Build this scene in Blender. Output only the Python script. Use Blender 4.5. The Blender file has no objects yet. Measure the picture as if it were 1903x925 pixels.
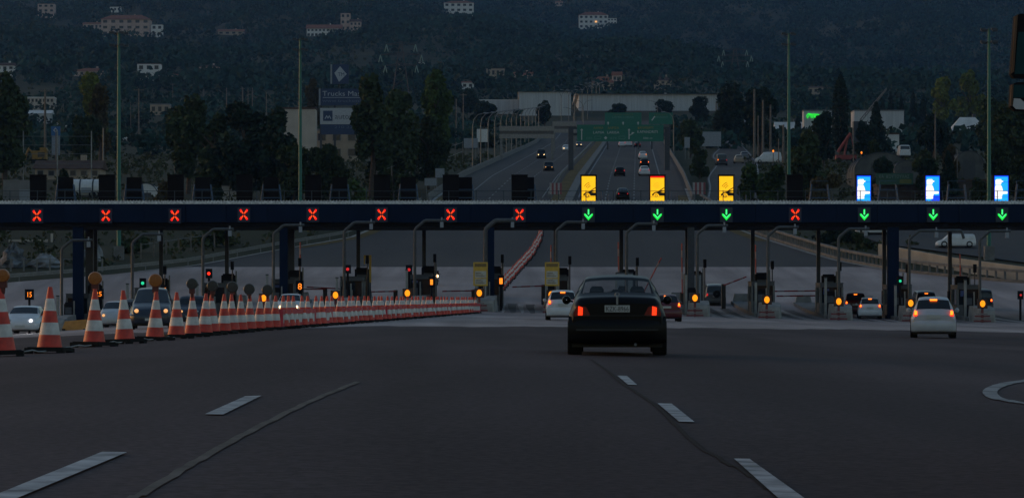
import bpy, math, random
import numpy as np
from mathutils import Vector, Matrix

random.seed(7)
RNG = np.random.default_rng(7)
S = bpy.context.scene
COL = S.collection
R = math.radians

# ------------------------------------------------------------------ camera, world, sun, exposure
F = 5300.0            # focal length in photograph pixels (1903 wide)
CX, HY = 951.5, 550.0  # column of the view axis, row of the horizon
cam = bpy.data.cameras.new('camera')
cam.sensor_width = 36.0
cam.lens = 36.0 * F / 1903.0
cam.shift_y = (HY - 462.5) / 1903.0
cam.clip_start, cam.clip_end = 0.5, 20000.0
camo = bpy.data.objects.new('camera', cam)
camo.rotation_euler = (R(90), 0, 0)
COL.objects.link(camo)
S.camera = camo

SUN_AZ, SUN_EL = R(-66), R(2.0)      # dusk glow low on the left, beyond the frame
world = bpy.data.worlds.new('World')
S.world = world
world.use_nodes = True
wn = world.node_tree
sky = wn.nodes.new('ShaderNodeTexSky')
sky.sky_type = 'NISHITA'
sky.sun_disc = False
sky.sun_elevation = SUN_EL
sky.sun_rotation = SUN_AZ
sky.air_density = 1.0
sky.dust_density = 1.5
sky.ozone_density = 1.75
wn.links.new(sky.outputs[0], wn.nodes['Background'].inputs[0])
wn.nodes['Background'].inputs[1].default_value = 0.15
sl = bpy.data.lights.new('sun', 'SUN')
sl.energy = 0.05
sl.angle = R(20)
sl.color = (1.0, 0.80, 0.62)
so = bpy.data.objects.new('sun', sl)
so.rotation_euler = Vector((math.sin(SUN_AZ) * math.cos(R(5)), math.cos(SUN_AZ) * math.cos(R(5)), math.sin(R(5)))).to_track_quat('Z', 'Y').to_euler()
COL.objects.link(so)
S.view_settings.view_transform = 'Standard'
S.view_settings.look = 'None'
EXPO = 1.5
HAZE = 0.000055
S.view_settings.exposure = EXPO
S.view_settings.gamma = 1.0
S.cycles.max_bounces = 5
S.cycles.diffuse_bounces = 2
S.cycles.glossy_bounces = 3
S.cycles.transmission_bounces = 4
S.cycles.transparent_max_bounces = 12
S.cycles.volume_bounces = 0
S.cycles.sample_clamp_indirect = 3.0

# ------------------------------------------------------------------ ground model
_pt = np.array([(-60, -.9), (0, -.9), (50, -.92), (100, -1.08), (150, -1.14), (211, -1.17), (225, -.9), (240, -.3), (255, .55),
                (270, 1.5), (290, 2.9), (310, 4.8), (330, 6.6), (360, 9.8), (386, 13), (464, 19.5), (715, 37), (800, 43), (900, 52),
                (1000, 62), (1100, 72), (1300, 92), (1600, 120), (2000, 165), (2500, 236), (3000, 314), (3500, 395), (5600, 760)], float)
_py = np.arange(-60, 5600, 4.0)
_pz = np.interp(_py, _pt[:, 0], _pt[:, 1])
_k = np.hanning(9); _k /= _k.sum()
_pz = np.convolve(np.pad(_pz, 4, mode='edge'), _k, mode='valid')

def smooth(a, b, t):
    t = np.clip((t - a) / (b - a), 0, 1)
    return t * t * (3 - 2 * t)

def G(X, Y):
    X = np.asarray(X, float); Y = np.asarray(Y, float)
    z = np.interp(Y, _py, _pz)
    d = X + 5.0
    r = np.sqrt(np.clip(d, 0, 36) ** 2 + 4) - 2
    l = np.clip(-d, 0, 32)
    z = z - (0.024 * r + 0.012 * l + 0.0014 * l * l) * (1 - smooth(228, 292, Y))
    h = smooth(1150, 1900, Y)
    z = z + h * (16 * np.sin(X / 170 + 0.6 + Y / 900) + 9 * np.sin(X / 71 + Y / 260) + 5 * np.sin(X / 37 - Y / 120 + 1))
    return z

def g(X, Y): return float(G(X, Y))
def px(x, Y): return (x - CX) * Y / F
def pz(y, Y): return (HY - y) * Y / F
_ys = np.concatenate([np.arange(8, 400, .25), np.arange(400, 1300, 1.0), np.arange(1300, 5200, 4.0)])
def hitY(x, y):
    "distance at which the sight line through (x, y) meets the ground"
    X = (x - CX) * _ys / F
    pr = HY - F * G(X, _ys) / _ys
    i = np.argmax(pr <= y)
    return float(_ys[i])
def hit(x, y):
    Y = hitY(x, y); X = px(x, Y)
    return X, Y, g(X, Y)
def Xm(Y): return 7.5 + (Y - 386) * 0.044          # middle of the motorway's median
def xl(Y): return np.where(np.asarray(Y) > 386, Xm(np.asarray(Y)) - 18.5, np.interp(Y, [-60, 235, 262, 271, 281, 291, 315, 332, 386], [-72, -72, -62, -50, -39.5, -33, -25.2, -19, -11]))
def xr(Y): return np.where(np.asarray(Y) > 386, Xm(np.asarray(Y)) + 17, np.interp(Y, [-60, 235, 262, 270, 277, 283.5, 299, 308, 340, 386], [72, 72, 56, 47, 42.3, 38.4, 34.1, 32.5, 28, 24.5]))

# ------------------------------------------------------------------ materials
MATS = {}
def M(name, col, rough=.6, metal=0.0, var=.12, scale=3.0, emit=None, es=0.0, coat=0.0, bump=0.0, stretch=None, leaf=False, rnd=0.0, alpha=None):
    if name in MATS: return MATS[name]
    m = bpy.data.materials.new(name); m.use_nodes = True
    nt = m.node_tree; b = nt.nodes['Principled BSDF']
    b.inputs['Roughness'].default_value = rough
    b.inputs['Metallic'].default_value = metal
    if rough >= .75: b.inputs['Specular IOR Level'].default_value = .12
    if coat: b.inputs['Coat Weight'].default_value = coat
    if emit:
        b.inputs['Emission Color'].default_value = (*emit, 1)
        b.inputs['Emission Strength'].default_value = es / 2 ** EXPO   # given as seen at this exposure
    c = (*col, 1)
    b.inputs['Base Color'].default_value = c
    if var or leaf:
        mix = nt.nodes.new('ShaderNodeMix'); mix.data_type = 'RGBA'; mix.blend_type = 'MIX'
        mix.inputs['A'].default_value = (*[v * (1 - var) for v in col], 1)
        mix.inputs['B'].default_value = (*[min(1, v * (1 + var)) for v in col], 1)
        tc = nt.nodes.new('ShaderNodeTexCoord')
        if leaf:
            ge = nt.nodes.new('ShaderNodeNewGeometry'); oi = nt.nodes.new('ShaderNodeObjectInfo')
            n = nt.nodes.new('ShaderNodeTexNoise'); n.inputs['Scale'].default_value = scale
            nt.links.new(tc.outputs['Object'], n.inputs['Vector'])
            ad = nt.nodes.new('ShaderNodeMath'); ad.operation = 'MULTIPLY_ADD'
            ad.inputs[1].default_value = .5; 
            nt.links.new(ge.outputs['Random Per Island'], ad.inputs[0]); nt.links.new(n.outputs['Fac'], ad.inputs[2])
            a2 = nt.nodes.new('ShaderNodeMath'); a2.operation = 'MULTIPLY_ADD'; a2.inputs[1].default_value = rnd; 
            nt.links.new(oi.outputs['Random'], a2.inputs[0]); nt.links.new(ad.outputs[0], a2.inputs[2])
            a3 = nt.nodes.new('ShaderNodeMath'); a3.operation = 'SUBTRACT'; a3.inputs[1].default_value = .25 + rnd / 2; a3.use_clamp = True
            nt.links.new(a2.outputs[0], a3.inputs[0]); nt.links.new(a3.outputs[0], mix.inputs['Factor'])
        else:
            n = nt.nodes.new('ShaderNodeTexNoise'); n.inputs['Scale'].default_value = scale; n.inputs['Detail'].default_value = 5
            src = tc.outputs['Object']
            if stretch:
                mp = nt.nodes.new('ShaderNodeMapping'); mp.inputs['Scale'].default_value = stretch
                nt.links.new(src, mp.inputs['Vector']); src = mp.outputs[0]
            nt.links.new(src, n.inputs['Vector'])
            rp = nt.nodes.new('ShaderNodeMapRange'); rp.inputs['From Min'].default_value = .3; rp.inputs['From Max'].default_value = .7
            nt.links.new(n.outputs['Fac'], rp.inputs['Value']); nt.links.new(rp.outputs[0], mix.inputs['Factor'])
            if bump:
                bp = nt.nodes.new('ShaderNodeBump'); bp.inputs['Strength'].default_value = bump; bp.inputs['Distance'].default_value = .02
                nt.links.new(n.outputs['Fac'], bp.inputs['Height']); nt.links.new(bp.outputs[0], b.inputs['Normal'])
        nt.links.new(mix.outputs['Result'], b.inputs['Base Color'])
    if alpha is not None:
        b.inputs['Alpha'].default_value = alpha
    MATS[name] = m
    return m

def ground_mat(name, c1, c2, c3, s1, s2, rough=.85, stretch=(1, 1, 1), spec=.3, fine=14.0, grain=.4):
    m = bpy.data.materials.new(name); m.use_nodes = True
    nt = m.node_tree; L = nt.links; b = nt.nodes['Principled BSDF']
    b.inputs['Roughness'].default_value = rough; b.inputs['Specular IOR Level'].default_value = spec
    tc = nt.nodes.new('ShaderNodeTexCoord'); mp = nt.nodes.new('ShaderNodeMapping'); mp.inputs['Scale'].default_value = stretch
    L.new(tc.outputs['Object'], mp.inputs['Vector'])
    def noise(sc, vec, det=6):
        n = nt.nodes.new('ShaderNodeTexNoise'); n.inputs['Scale'].default_value = sc; n.inputs['Detail'].default_value = det
        L.new(vec, n.inputs['Vector'])
        r = nt.nodes.new('ShaderNodeMapRange'); r.inputs['From Min'].default_value = .35; r.inputs['From Max'].default_value = .65
        L.new(n.outputs['Fac'], r.inputs['Value']); return r.outputs[0]
    def mixc(f, a, bb):
        x = nt.nodes.new('ShaderNodeMix'); x.data_type = 'RGBA'; L.new(f, x.inputs['Factor'])
        for k, v in (('A', a), ('B', bb)):
            if isinstance(v, tuple): x.inputs[k].default_value = (*v, 1)
            else: L.new(v, x.inputs[k])
        return x.outputs['Result']
    f1 = noise(s1, mp.outputs[0]); f2 = noise(s2, tc.outputs['Object'])
    c = mixc(f1, c1, c2)
    h = nt.nodes.new('ShaderNodeMath'); h.operation = 'MULTIPLY'; h.inputs[1].default_value = .6; L.new(f2, h.inputs[0])
    c = mixc(h.outputs[0], c, c3)
    f3 = noise(fine, tc.outputs['Object'], 3)
    x = nt.nodes.new('ShaderNodeMix'); x.data_type = 'RGBA'; x.blend_type = 'MULTIPLY'; x.inputs['Factor'].default_value = grain
    gy = nt.nodes.new('ShaderNodeMapRange'); gy.inputs['To Min'].default_value = .45; gy.inputs['To Max'].default_value = 1.5; L.new(f3, gy.inputs['Value'])
    L.new(c, x.inputs['A']); L.new(gy.outputs[0], x.inputs['B'])
    L.new(x.outputs['Result'], b.inputs['Base Color'])
    bp = nt.nodes.new('ShaderNodeBump'); bp.inputs['Strength'].default_value = .25; bp.inputs['Distance'].default_value = .01
    L.new(f3, bp.inputs['Height']); L.new(bp.outputs[0], b.inputs['Normal'])
    return m

asphalt = ground_mat('asphalt', (.054, .0415, .043), (.094, .0715, .074), (.043, .0335, .037), .22, .05, .9, (1.6, .16, 1), .08, grain=.4)
asphalt_far = ground_mat('asphalt_motorway', (.072, .066, .064), (.092, .083, .079), (.060, .057, .060), .12, .03, .9, (1.5, .1, 1), .08)
concrete = ground_mat('pale_concrete', (.28, .226, .214), (.42, .345, .325), (.135, .112, .108), .35, .05, .85, (1.4, .07, 1), .15)
soil = ground_mat('dry_ground', (.035, .035, .02), (.06, .052, .03), (.022, .03, .016), .08, .02, .95, (1, 1, 1), .1, 4.0)

white_line = M('worn_white_paint', (.34, .34, .34), .8, var=.5, scale=3.5)
tan_line = M('faded_old_line', (.115, .100, .088), .85, var=.35, scale=2)
tar = M('tar_seam', (.022, .018, .019), .95, var=.2)
dim_line0 = M('dim_curve_paint', (.22, .22, .22), .8, var=.35, scale=1.5)
navy = M('navy_cladding', (.0035, .011, .034), .75, var=.15, scale=.6)
under = M('dark_soffit', (.012, .011, .013), .8, var=.2, scale=8)
grate = M('galvanised_grating', (.60, .60, .60), .6, .1, var=.45, scale=9)
blue_steel = M('blue_steel', (.03, .075, .14), .5, var=.15)
grey_pipe = M('grey_pipe', (.06, .063, .066), .5, .2, var=.2)
dark_pole = M('dark_pole', (.03, .034, .045), .5, var=.2)
black = M('black_plastic', (.012, .010, .012), .8, var=.2)
rubber = M('black_rubber', (.014, .014, .014), .85, var=.2)
red_cone = M('cone_red', (.52, .030, .013), .5, var=.35, scale=5)
white_cone = M('cone_white', (.56, .52, .49), .5, var=.3, scale=5)
barrier_red = M('barrier_red', (.50, .03, .05), .5, var=.15)
barrier_white = M('barrier_white', (.55, .54, .52), .5, var=.15)
conc_wall = M('weathered_concrete', (.27, .26, .245), .85, var=.25, scale=1.5)
conc_dark = M('grimy_concrete', (.15, .145, .14), .85, var=.25, scale=1.5)
glass = M('dark_window_glass', (.012, .016, .02), .06, var=0)
yellow_paint = M('yellow_panel', (.55, .33, .04), .5, var=.12)
white_paint = M('white_paint', (.55, .55, .55), .5, var=.1)
pale_grey = M('pale_grey_panel', (.22, .24, .27), .6, var=.12)
mast_green = M('green_mast_paint', (.006, .12, .095), .5, var=.15, scale=1)
sign_green = M('sign_green', (.0, .125, .088), .45, var=.08)
sign_white = M('sign_lettering', (.42, .45, .44), .5, var=0)
sign_dim = M('sign_dim_lettering', (.10, .24, .2), .5, var=0)
sign_yellow = M('sign_yellow_lettering', (.30, .22, .03), .5, var=0)
wood = M('weathered_pole_wood', (.15, .13, .115), .9, var=.25)
galv = M('galvanised_steel', (.15, .15, .15), .5, .4, var=.2)
ochre = M('dry_ochre_verge', (.11, .075, .026), .9, var=.35, scale=.6)
# lamps
E_red = M('lit_red', (.4, .02, .02), .4, var=0, emit=(1, .006, .002), es=1.4)
E_redcore = M('lit_red_core', (.5, .2, .02), .4, var=0, emit=(1, .20, .01), es=1.0)
E_brake = M('lit_brake_lamp', (.4, .02, .02), .3, var=0, emit=(1, .022, .006), es=2.0)
E_brakecore = M('lit_brake_core', (.5, .2, .02), .3, var=0, emit=(1, .17, .012), es=3.4)
E_tail = M('lit_tail_lamp', (.3, .012, .012), .3, var=0, emit=(1, .03, .035), es=.55)
E_green = M('lit_green', (.02, .4, .08), .4, var=0, emit=(.01, 1, .06), es=.95)
E_greencore = M('lit_green_core', (.1, .5, .3), .4, var=0, emit=(.06, 1, .25), es=1.6)
E_amber = M('lit_amber', (.5, .3, .02), .4, var=0, emit=(1, .25, .003), es=1.5)
E_amberdim = M('amber_lens_faint_glow', (.20, .07, .012), .35, var=.2, scale=30, emit=(1, .25, .02), es=.012)  # amber disc lens given a faint glow of its own
E_orange = M('lit_orange', (.5, .2, .02), .4, var=0, emit=(1, .22, .012), es=1.6)
E_yellow = M('lit_yellow_screen', (.5, .3, .02), .4, var=0, emit=(1, .50, .006), es=1.15)
E_blue = M('lit_blue_screen', (.0, .2, .5), .4, var=0, emit=(.008, .33, 1), es=1.3)
E_bluedeep = M('lit_deep_blue_edge', (.0, .05, .5), .4, var=0, emit=(.006, .06, 1), es=1.0)
E_bluecyan = M('lit_cyan_screen', (.0, .2, .5), .4, var=0, emit=(.01, .36, 1), es=1.25)
E_white = M('lit_white', (.8, .8, .8), .4, var=0, emit=(1, .94, .95), es=1.15)
E_head = M('lit_headlamp', (.8, .8, .7), .3, var=0, emit=(1, .62, .28), es=5.0)
E_headw = M('lit_white_headlamp', (.8, .8, .8), .3, var=0, emit=(.92, .93, 1), es=4.0)
E_headdim = M('lit_parking_lamp', (.8, .7, .5), .3, var=0, emit=(1, .42, .10), es=.9)
E_neon = M('lit_green_neon', (.02, .4, .05), .4, var=0, emit=(.03, 1, .06), es=.9)
E_teal = M('lit_teal', (.02, .4, .3), .4, var=0, emit=(.03, 1, .45), es=.7)

# ------------------------------------------------------------------ mesh builder and tagging
class MB:
    def __init__(s): s.v = []; s.f = []; s.m = []; s.sm = []
    def add(s, vs, fs, mi=0, sm=False):
        o = len(s.v); s.v += [tuple(map(float, p)) for p in vs]
        s.f += [tuple(o + i for i in f) for f in fs]; s.m += [mi] * len(fs); s.sm += [sm] * len(fs); return s
    def box(s, x0, x1, y0, y1, z0, z1, mi=0):
        return s.add([(x0, y0, z0), (x1, y0, z0), (x1, y1, z0), (x0, y1, z0), (x0, y0, z1), (x1, y0, z1), (x1, y1, z1), (x0, y1, z1)],
                     [(0, 3, 2, 1), (4, 5, 6, 7), (0, 1, 5, 4), (1, 2, 6, 5), (2, 3, 7, 6), (3, 0, 4, 7)], mi)
    def prism(s, poly, y0, y1, mi=0):
        "outline in x, z extruded along y"
        n = len(poly)
        a = sum(poly[i][0] * poly[(i + 1) % n][1] - poly[(i + 1) % n][0] * poly[i][1] for i in range(n))
        if a < 0: poly = poly[::-1]
        vs = [(p[0], y0, p[1]) for p in poly] + [(p[0], y1, p[1]) for p in poly]
        fs = [tuple(range(n)), tuple(range(2 * n - 1, n - 1, -1))] + [(i, i + n, (i + 1) % n + n, (i + 1) % n) for i in range(n)]
        return s.add(vs, fs, mi)
    def tube(s, pts, r, n=8, mi=0, cap=True, sm=True):
        pts = [Vector(p) for p in pts]; rs = r if isinstance(r, (list, tuple)) else [r] * len(pts)
        vs = []; N = len(pts)
        t0 = (pts[1] - pts[0]).normalized(); up = Vector((0, 0, 1)) if abs(t0.z) < .9 else Vector((0, 1, 0))
        a = t0.cross(up).normalized()
        for i, p in enumerate(pts):
            t = (pts[min(i + 1, N - 1)] - pts[max(i - 1, 0)]).normalized()
            a = (a - t * a.dot(t)).normalized(); b = t.cross(a)
            for k in range(n):
                q = 2 * math.pi * k / n
                vs.append(p + (a * math.cos(q) + b * math.sin(q)) * rs[i])
        fs = [(i * n + k, i * n + (k + 1) % n, (i + 1) * n + (k + 1) % n, (i + 1) * n + k) for i in range(N - 1) for k in range(n)]
        s.add(vs, fs, mi, sm)
        if cap: s.add(vs[:n], [tuple(range(n - 1, -1, -1))], mi); s.add(vs[-n:], [tuple(range(n))], mi)
        return s
    def lathe(s, prof, n=16, mi=0, axis='z', c=(0, 0, 0), mis=None, sm=True):
        N = len(prof)
        def P(r, h, q):
            x, y = r * math.cos(q), r * math.sin(q)
            v = {'z': (x, y, h), 'y': (x, h, y), 'x': (h, x, y)}[axis]
            return (v[0] + c[0], v[1] + c[1], v[2] + c[2])
        vs = [P(r, h, 2 * math.pi * k / n) for r, h in prof for k in range(n)]
        for i in range(N - 1):
            fs = [(i * n + k, i * n + (k + 1) % n, (i + 1) * n + (k + 1) % n, (i + 1) * n + k) for k in range(n)]
            vv = vs[i * n:(i + 2) * n]; s.add(vv, [tuple(q - i * n for q in f) for f in fs], mis[i] if mis else mi, sm)
        return s
    def build(s, name, mats, parent=None, loc=None):
        me = bpy.data.meshes.new(name)
        me.from_pydata(s.v, [], s.f)
        if not isinstance(mats, (list, tuple)): mats = [mats]
        for m in mats: me.materials.append(m)
        me.polygons.foreach_set('material_index', s.m); me.polygons.foreach_set('use_smooth', s.sm)
        me.update()
        o = bpy.data.objects.new(name, me); COL.objects.link(o)
        if parent is not None: o.parent = parent
        if loc is not None: o.location = loc
        return o

def tag(o, label=None, cat=None, group=None, kind=None):
    if label: o['label'] = label
    if cat: o['category'] = cat
    if group: o['group'] = group
    if kind: o['kind'] = kind
    return o
def thing(name, label, cat, loc=(0, 0, 0), rz=0, group=None):
    o = bpy.data.objects.new(name, None); COL.objects.link(o); o.empty_display_size = .2
    o.location = loc; o.rotation_euler = (0, 0, rz)
    return tag(o, label, cat, group)
def copy_tree(o, parent=None):
    c = o.copy(); COL.objects.link(c)
    if parent is not None: c.parent = parent
    for ch in list(o.children): copy_tree(ch, c)
    return c
_TX = {}
def text_mb(txt, h, depth=.004, xmax=None):
    "flat lettering facing -y, left aligned at x = 0, baseline z = 0, capital height about h"
    cu = bpy.data.curves.new('lettering', 'FONT'); cu.body = txt; cu.size = h / .69; cu.extrude = depth / 2; cu.resolution_u = 2
    ob = bpy.data.objects.new('lettering', cu); COL.objects.link(ob)
    me = bpy.data.meshes.new_from_object(ob.evaluated_get(bpy.context.evaluated_depsgraph_get()))
    mb = MB(); vs = [(v.co.x, -v.co.z, v.co.y) for v in me.vertices]
    w = max([v[0] for v in vs] or [1])
    if xmax: vs = [(v[0] * xmax / w, v[1], v[2]) for v in vs]; w = xmax
    mb.add(vs, [tuple(p.vertices) for p in me.polygons])
    bpy.data.objects.remove(ob); bpy.data.curves.remove(cu); bpy.data.meshes.remove(me)
    return mb, w
def lettering(parent, txt, h, x, y, z, mat, xmax=None, name='lettering'):
    mb, w = text_mb(txt, h, xmax=xmax)
    return mb.build(name, mat, parent, (x, y, z))
ORD = ['first', 'second', 'third', 'fourth', 'fifth', 'sixth', 'seventh', 'eighth', 'ninth', 'tenth', 'eleventh', 'twelfth', 'thirteenth', 'fourteenth', 'fifteenth', 'sixteenth']

def sheet(name, xs_of, ys, mat, ncol, off=0.0, kind='structure', skirt=0.0):
    "ground-following sheet: xs_of(y) gives left and right edge"
    vs = []; fs = []
    for Y in ys:
        a, b = xs_of(Y)
        for k in range(ncol + 1):
            X = a + (b - a) * k / ncol
            vs.append((X, Y, g(X, Y) + off))
    n = ncol + 1
    for i in range(len(ys) - 1):
        for k in range(ncol): fs.append((i * n + k, i * n + k + 1, (i + 1) * n + k + 1, (i + 1) * n + k))
    mb = MB(); mb.add(vs, fs, 0, True)
    if skirt:
        for e in (0, ncol):
            ed = [vs[i * n + e] for i in range(len(ys))]
            mb.add(ed + [(p[0], p[1], p[2] - skirt) for p in ed], [(i, i + 1, len(ed) + i + 1, len(ed) + i) for i in range(len(ed) - 1)])
    o = mb.build(name, mat)
    return tag(o, kind=kind)

# ------------------------------------------------------------------ terrain and roads
rows = np.concatenate([np.arange(-40, 420, 6.0), np.arange(420, 1300, 15.0), np.arange(1300, 5200, 40.0)])
NC = 120
u = np.linspace(-1, 1, NC + 1)
hw = 90 + .30 * np.clip(rows, 0, None)
TX = u[None, :] * hw[:, None]; TY = np.repeat(rows[:, None], NC + 1, 1)
TZ = G(TX, TY)
inroad = np.clip((TX - (xl(TY) - 4)) / 4, 0, 1) * np.clip((xr(TY) + 4 - TX) / 4, 0, 1) * (TY < 990)
TZ = TZ - .5 * inroad - .04
mb = MB(); n = NC + 1
mb.add(np.stack([TX, TY, TZ], -1).reshape(-1, 3).tolist(),
       [(i * n + k, i * n + k + 1, (i + 1) * n + k + 1, (i + 1) * n + k) for i in range(len(rows) - 1) for k in range(NC)], 0, True)
tag(mb.build('ground', soil), kind='structure')

def BND(X): return 110 + max(-14, min(30, 1.6 * X)) + 1.5 * math.sin(X * .9) + 1.0 * math.sin(X * 2.3 + 1) + .8 * math.sin(X * 5.1)       # where the asphalt gives way to the concrete apron
def grid_sheet(name, Y0, Y1, nr, nc, mat, X0=-70, X1=70):
    vs = []
    for i in range(nr + 1):
        for k in range(nc + 1):
            X = X0 + (X1 - X0) * k / nc
            a = Y0(X) if callable(Y0) else Y0; b = Y1(X) if callable(Y1) else Y1
            Y = a + (b - a) * i / nr
            if Y > 200:
                t = k / nc; X = float(xl(Y)) * (1 - t) + float(xr(Y)) * t
            vs.append((X, Y, g(X, Y)))
    n = nc + 1; mb = MB()
    mb.add(vs, [(i * n + k, i * n + k + 1, (i + 1) * n + k + 1, (i + 1) * n + k) for i in range(nr) for k in range(nc)], 0, True)
    return tag(mb.build(name, mat), kind='structure')
grid_sheet('road', -30, BND, 40, 280, asphalt)
grid_sheet('concrete_apron', BND, 290.0, 90, 280, concrete)
ys = list(np.arange(290, 420, 3.0)) + list(np.arange(420, 985, 6.0))
sheet('motorway', lambda Y: (float(xl(Y)), float(xr(Y))), ys, asphalt_far, 30, 0.0, skirt=.8)

def marking(name, quad_px, mat, off=.012, nseg=6):
    "painted patch given by its four corners on the ground (photo pixels): far-left, far-right, near-right, near-left"
    c = [hit(*p) for p in quad_px]
    mb = MB(); vs = []
    for i in range(nseg + 1):
        t = i / nseg
        for a, b in ((c[0], c[3]), (c[1], c[2])):
            X = a[0] + (b[0] - a[0]) * t; Y = a[1] + (b[1] - a[1]) * t
            vs.append((X, Y, g(X, Y) + off))
    mb.add(vs, [(2 * i + 2, 2 * i + 3, 2 * i + 1, 2 * i) for i in range(nseg)])
    return tag(mb.build(name, mat), kind='structure')
def strip(name, path, w0, w1, mat, off=.012):
    "line of given width in metres along ground points"
    mb = MB(); vs = []; N = len(path)
    for i, (X, Y) in enumerate(path):
        a = path[max(i - 1, 0)]; b = path[min(i + 1, N - 1)]
        d = Vector((b[0] - a[0], b[1] - a[1])).normalized(); nx, ny = -d.y, d.x
        w = (w0 + (w1 - w0) * i / (N - 1)) / 2
        for s_ in (-1, 1):
            x_, y_ = X + nx * w * s_, Y + ny * w * s_
            vs.append((x_, y_, g(x_, y_) + off))
    mb.add(vs, [(2 * i + 1, 2 * i, 2 * i + 2, 2 * i + 3) for i in range(N - 1)])
    return tag(mb.build(name, mat), kind='structure')
def spline(pts, n=8):
    out = []
    P = [Vector(p) for p in pts]; P = [P[0] * 2 - P[1]] + P + [P[-1] * 2 - P[-2]]
    for i in range(1, len(P) - 2):
        for k in range(n):
            t = k / n; a, b, c, d = P[i - 1:i + 3]
            out.append(.5 * ((2 * b) + (c - a) * t + (2 * a - 5 * b + 4 * c - d) * t * t + (3 * b - a - 3 * c + d) * t ** 3))
    out.append(P[-2]); return out

for q in ([(1147, 700), (1165, 700), (1184, 717), (1167, 717)], [(1222, 752), (1248, 752), (1291, 787), (1262, 787)], [(1364, 857), (1393, 857), (1496, 934), (1446, 934)],
          [(455, 738), (486, 738), (415, 773), (381, 773)], [(190, 843), (236, 843), (6, 945), (-48, 945)]):
    marking('lane_marking', q, white_line)
strip('faded_line', [hit(p.x, p.y)[:2] for p in spline([(225, 945), (300, 900), (400, 840), (520, 775), (600, 737), (665, 711)])], .055, .075, tan_line, .008)
strip('tar_seam', [hit(p.x, p.y)[:2] for p in spline([(1098, 668), (1130, 690), (1155, 712), (1210, 748), (1240, 775), (1300, 832), (1370, 872), (1420, 905), (1470, 945)])], .045, .035, tar, .006)
strip('curved_marking', [hit(p.x, p.y)[:2] for p in spline([(1960, 700), (1903, 709), (1862, 716), (1840, 728), (1852, 741), (1903, 751), (1960, 757)])], .2, .14, dim_line0, .011)
# motorway markings
dim_line = M('dim_road_paint', (.20, .20, .205), .8, var=.3, scale=.8)
def mline(name, off, Y0, Y1, w, mat=dim_line):
    return strip(name, [(Xm(Y) + off, Y) for Y in np.arange(Y0, Y1, 5.0)], w, w, mat, .04)
mline('edge_line', 1.4, 392, 900, .22); mline('edge_line', 13.1, 392, 900, .22)
mline('edge_line', -14.2, 392, 900, .2); mline('edge_line', -3.6, 392, 900, .18)
for off in (5.1, 9.0, -7.2, -10.8):
    mb = MB()
    for Y in np.arange(380, 860, 9.0):
        vs = [(Xm(Y) + off - .1, Y, g(0, Y) + .04), (Xm(Y) + off + .1, Y, g(0, Y) + .04), (Xm(Y + 4) + off + .1, Y + 4, g(0, Y + 4) + .04), (Xm(Y + 4) + off - .1, Y + 4, g(0, Y + 4) + .04)]
        mb.add(vs, [(0, 1, 2, 3)])
    tag(mb.build('dashed_line', dim_line), kind='structure')
sheet('median_verge', lambda Y: (Xm(Y) - 2.2, Xm(Y) - .4), np.arange(372, 900, 6.0), ochre, 2, .09, skirt=.2)
sheet('median_kerb', lambda Y: (Xm(Y) - .38, Xm(Y) + .75), np.arange(366, 900, 6.0), conc_dark, 2, .22, skirt=.3)
sheet('right_shoulder', lambda Y: (Xm(Y) + 14.2, Xm(Y) + 16.2), np.arange(392, 900, 6.0), M('brown_shoulder', (.085, .07, .065), .9, var=.2, scale=.4), 2, .03)
def edge_strip(name, fn, d0, d1, Y0, Y1, mat, off):
    return sheet(name, lambda Y: (float(fn(Y)) + d0, float(fn(Y)) + d1), np.arange(Y0, Y1, 3.0), mat, 2, off)
edge_strip('left_verge', xl, .6, 2.0, 316, 400, ochre, .03); edge_strip('right_verge', xr, -2.0, -.6, 326, 400, ochre, .03)
edge_strip('left_gutter', xl, .1, .6, 284, 420, conc_wall, .05); edge_strip('right_gutter', xr, -.6, -.1, 284, 420, conc_wall, .05)

# winding side road on the right and the yard road below it
def px_road(name, L_, R_, mat, off):
    a = spline(L_, 8); b = spline(R_, 8); vs = []
    for p, q in zip(a, b):
        A = hit(p.x, p.y); B = hit(q.x, q.y)
        for k in range(5):
            X = A[0] + (B[0] - A[0]) * k / 4; Y = A[1] + (B[1] - A[1]) * k / 4
            vs.append((X, Y, g(X, Y) + off))
    mb = MB(); mb.add(vs, [(i * 5 + k, i * 5 + k + 1, i * 5 + k + 6, i * 5 + k + 5) for i in range(len(a) - 1) for k in range(4)], 0, True)
    tag(mb.build(name, mat), kind='structure')
    return a, b
La, Rb = px_road('side_road', [(1312, 374), (1316, 350), (1314, 330), (1330, 305), (1322, 290), (1345, 268), (1362, 250)],
                 [(1425, 374), (1420, 350), (1412, 330), (1410, 308), (1400, 292), (1383, 272), (1376, 250)], asphalt_far, .10)
strip('edge_line', [hit(p.x + 4, p.y)[:2] for p in La], .25, .25, dim_line, .14)
strip('edge_line', [hit(p.x - 3, p.y)[:2] for p in Rb], .25, .25, dim_line, .14)
px_road('yard_road', [(1640, 455), (1600, 440), (1580, 425)], [(1990, 500), (1990, 460), (1990, 425)], asphalt_far, .12)

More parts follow.
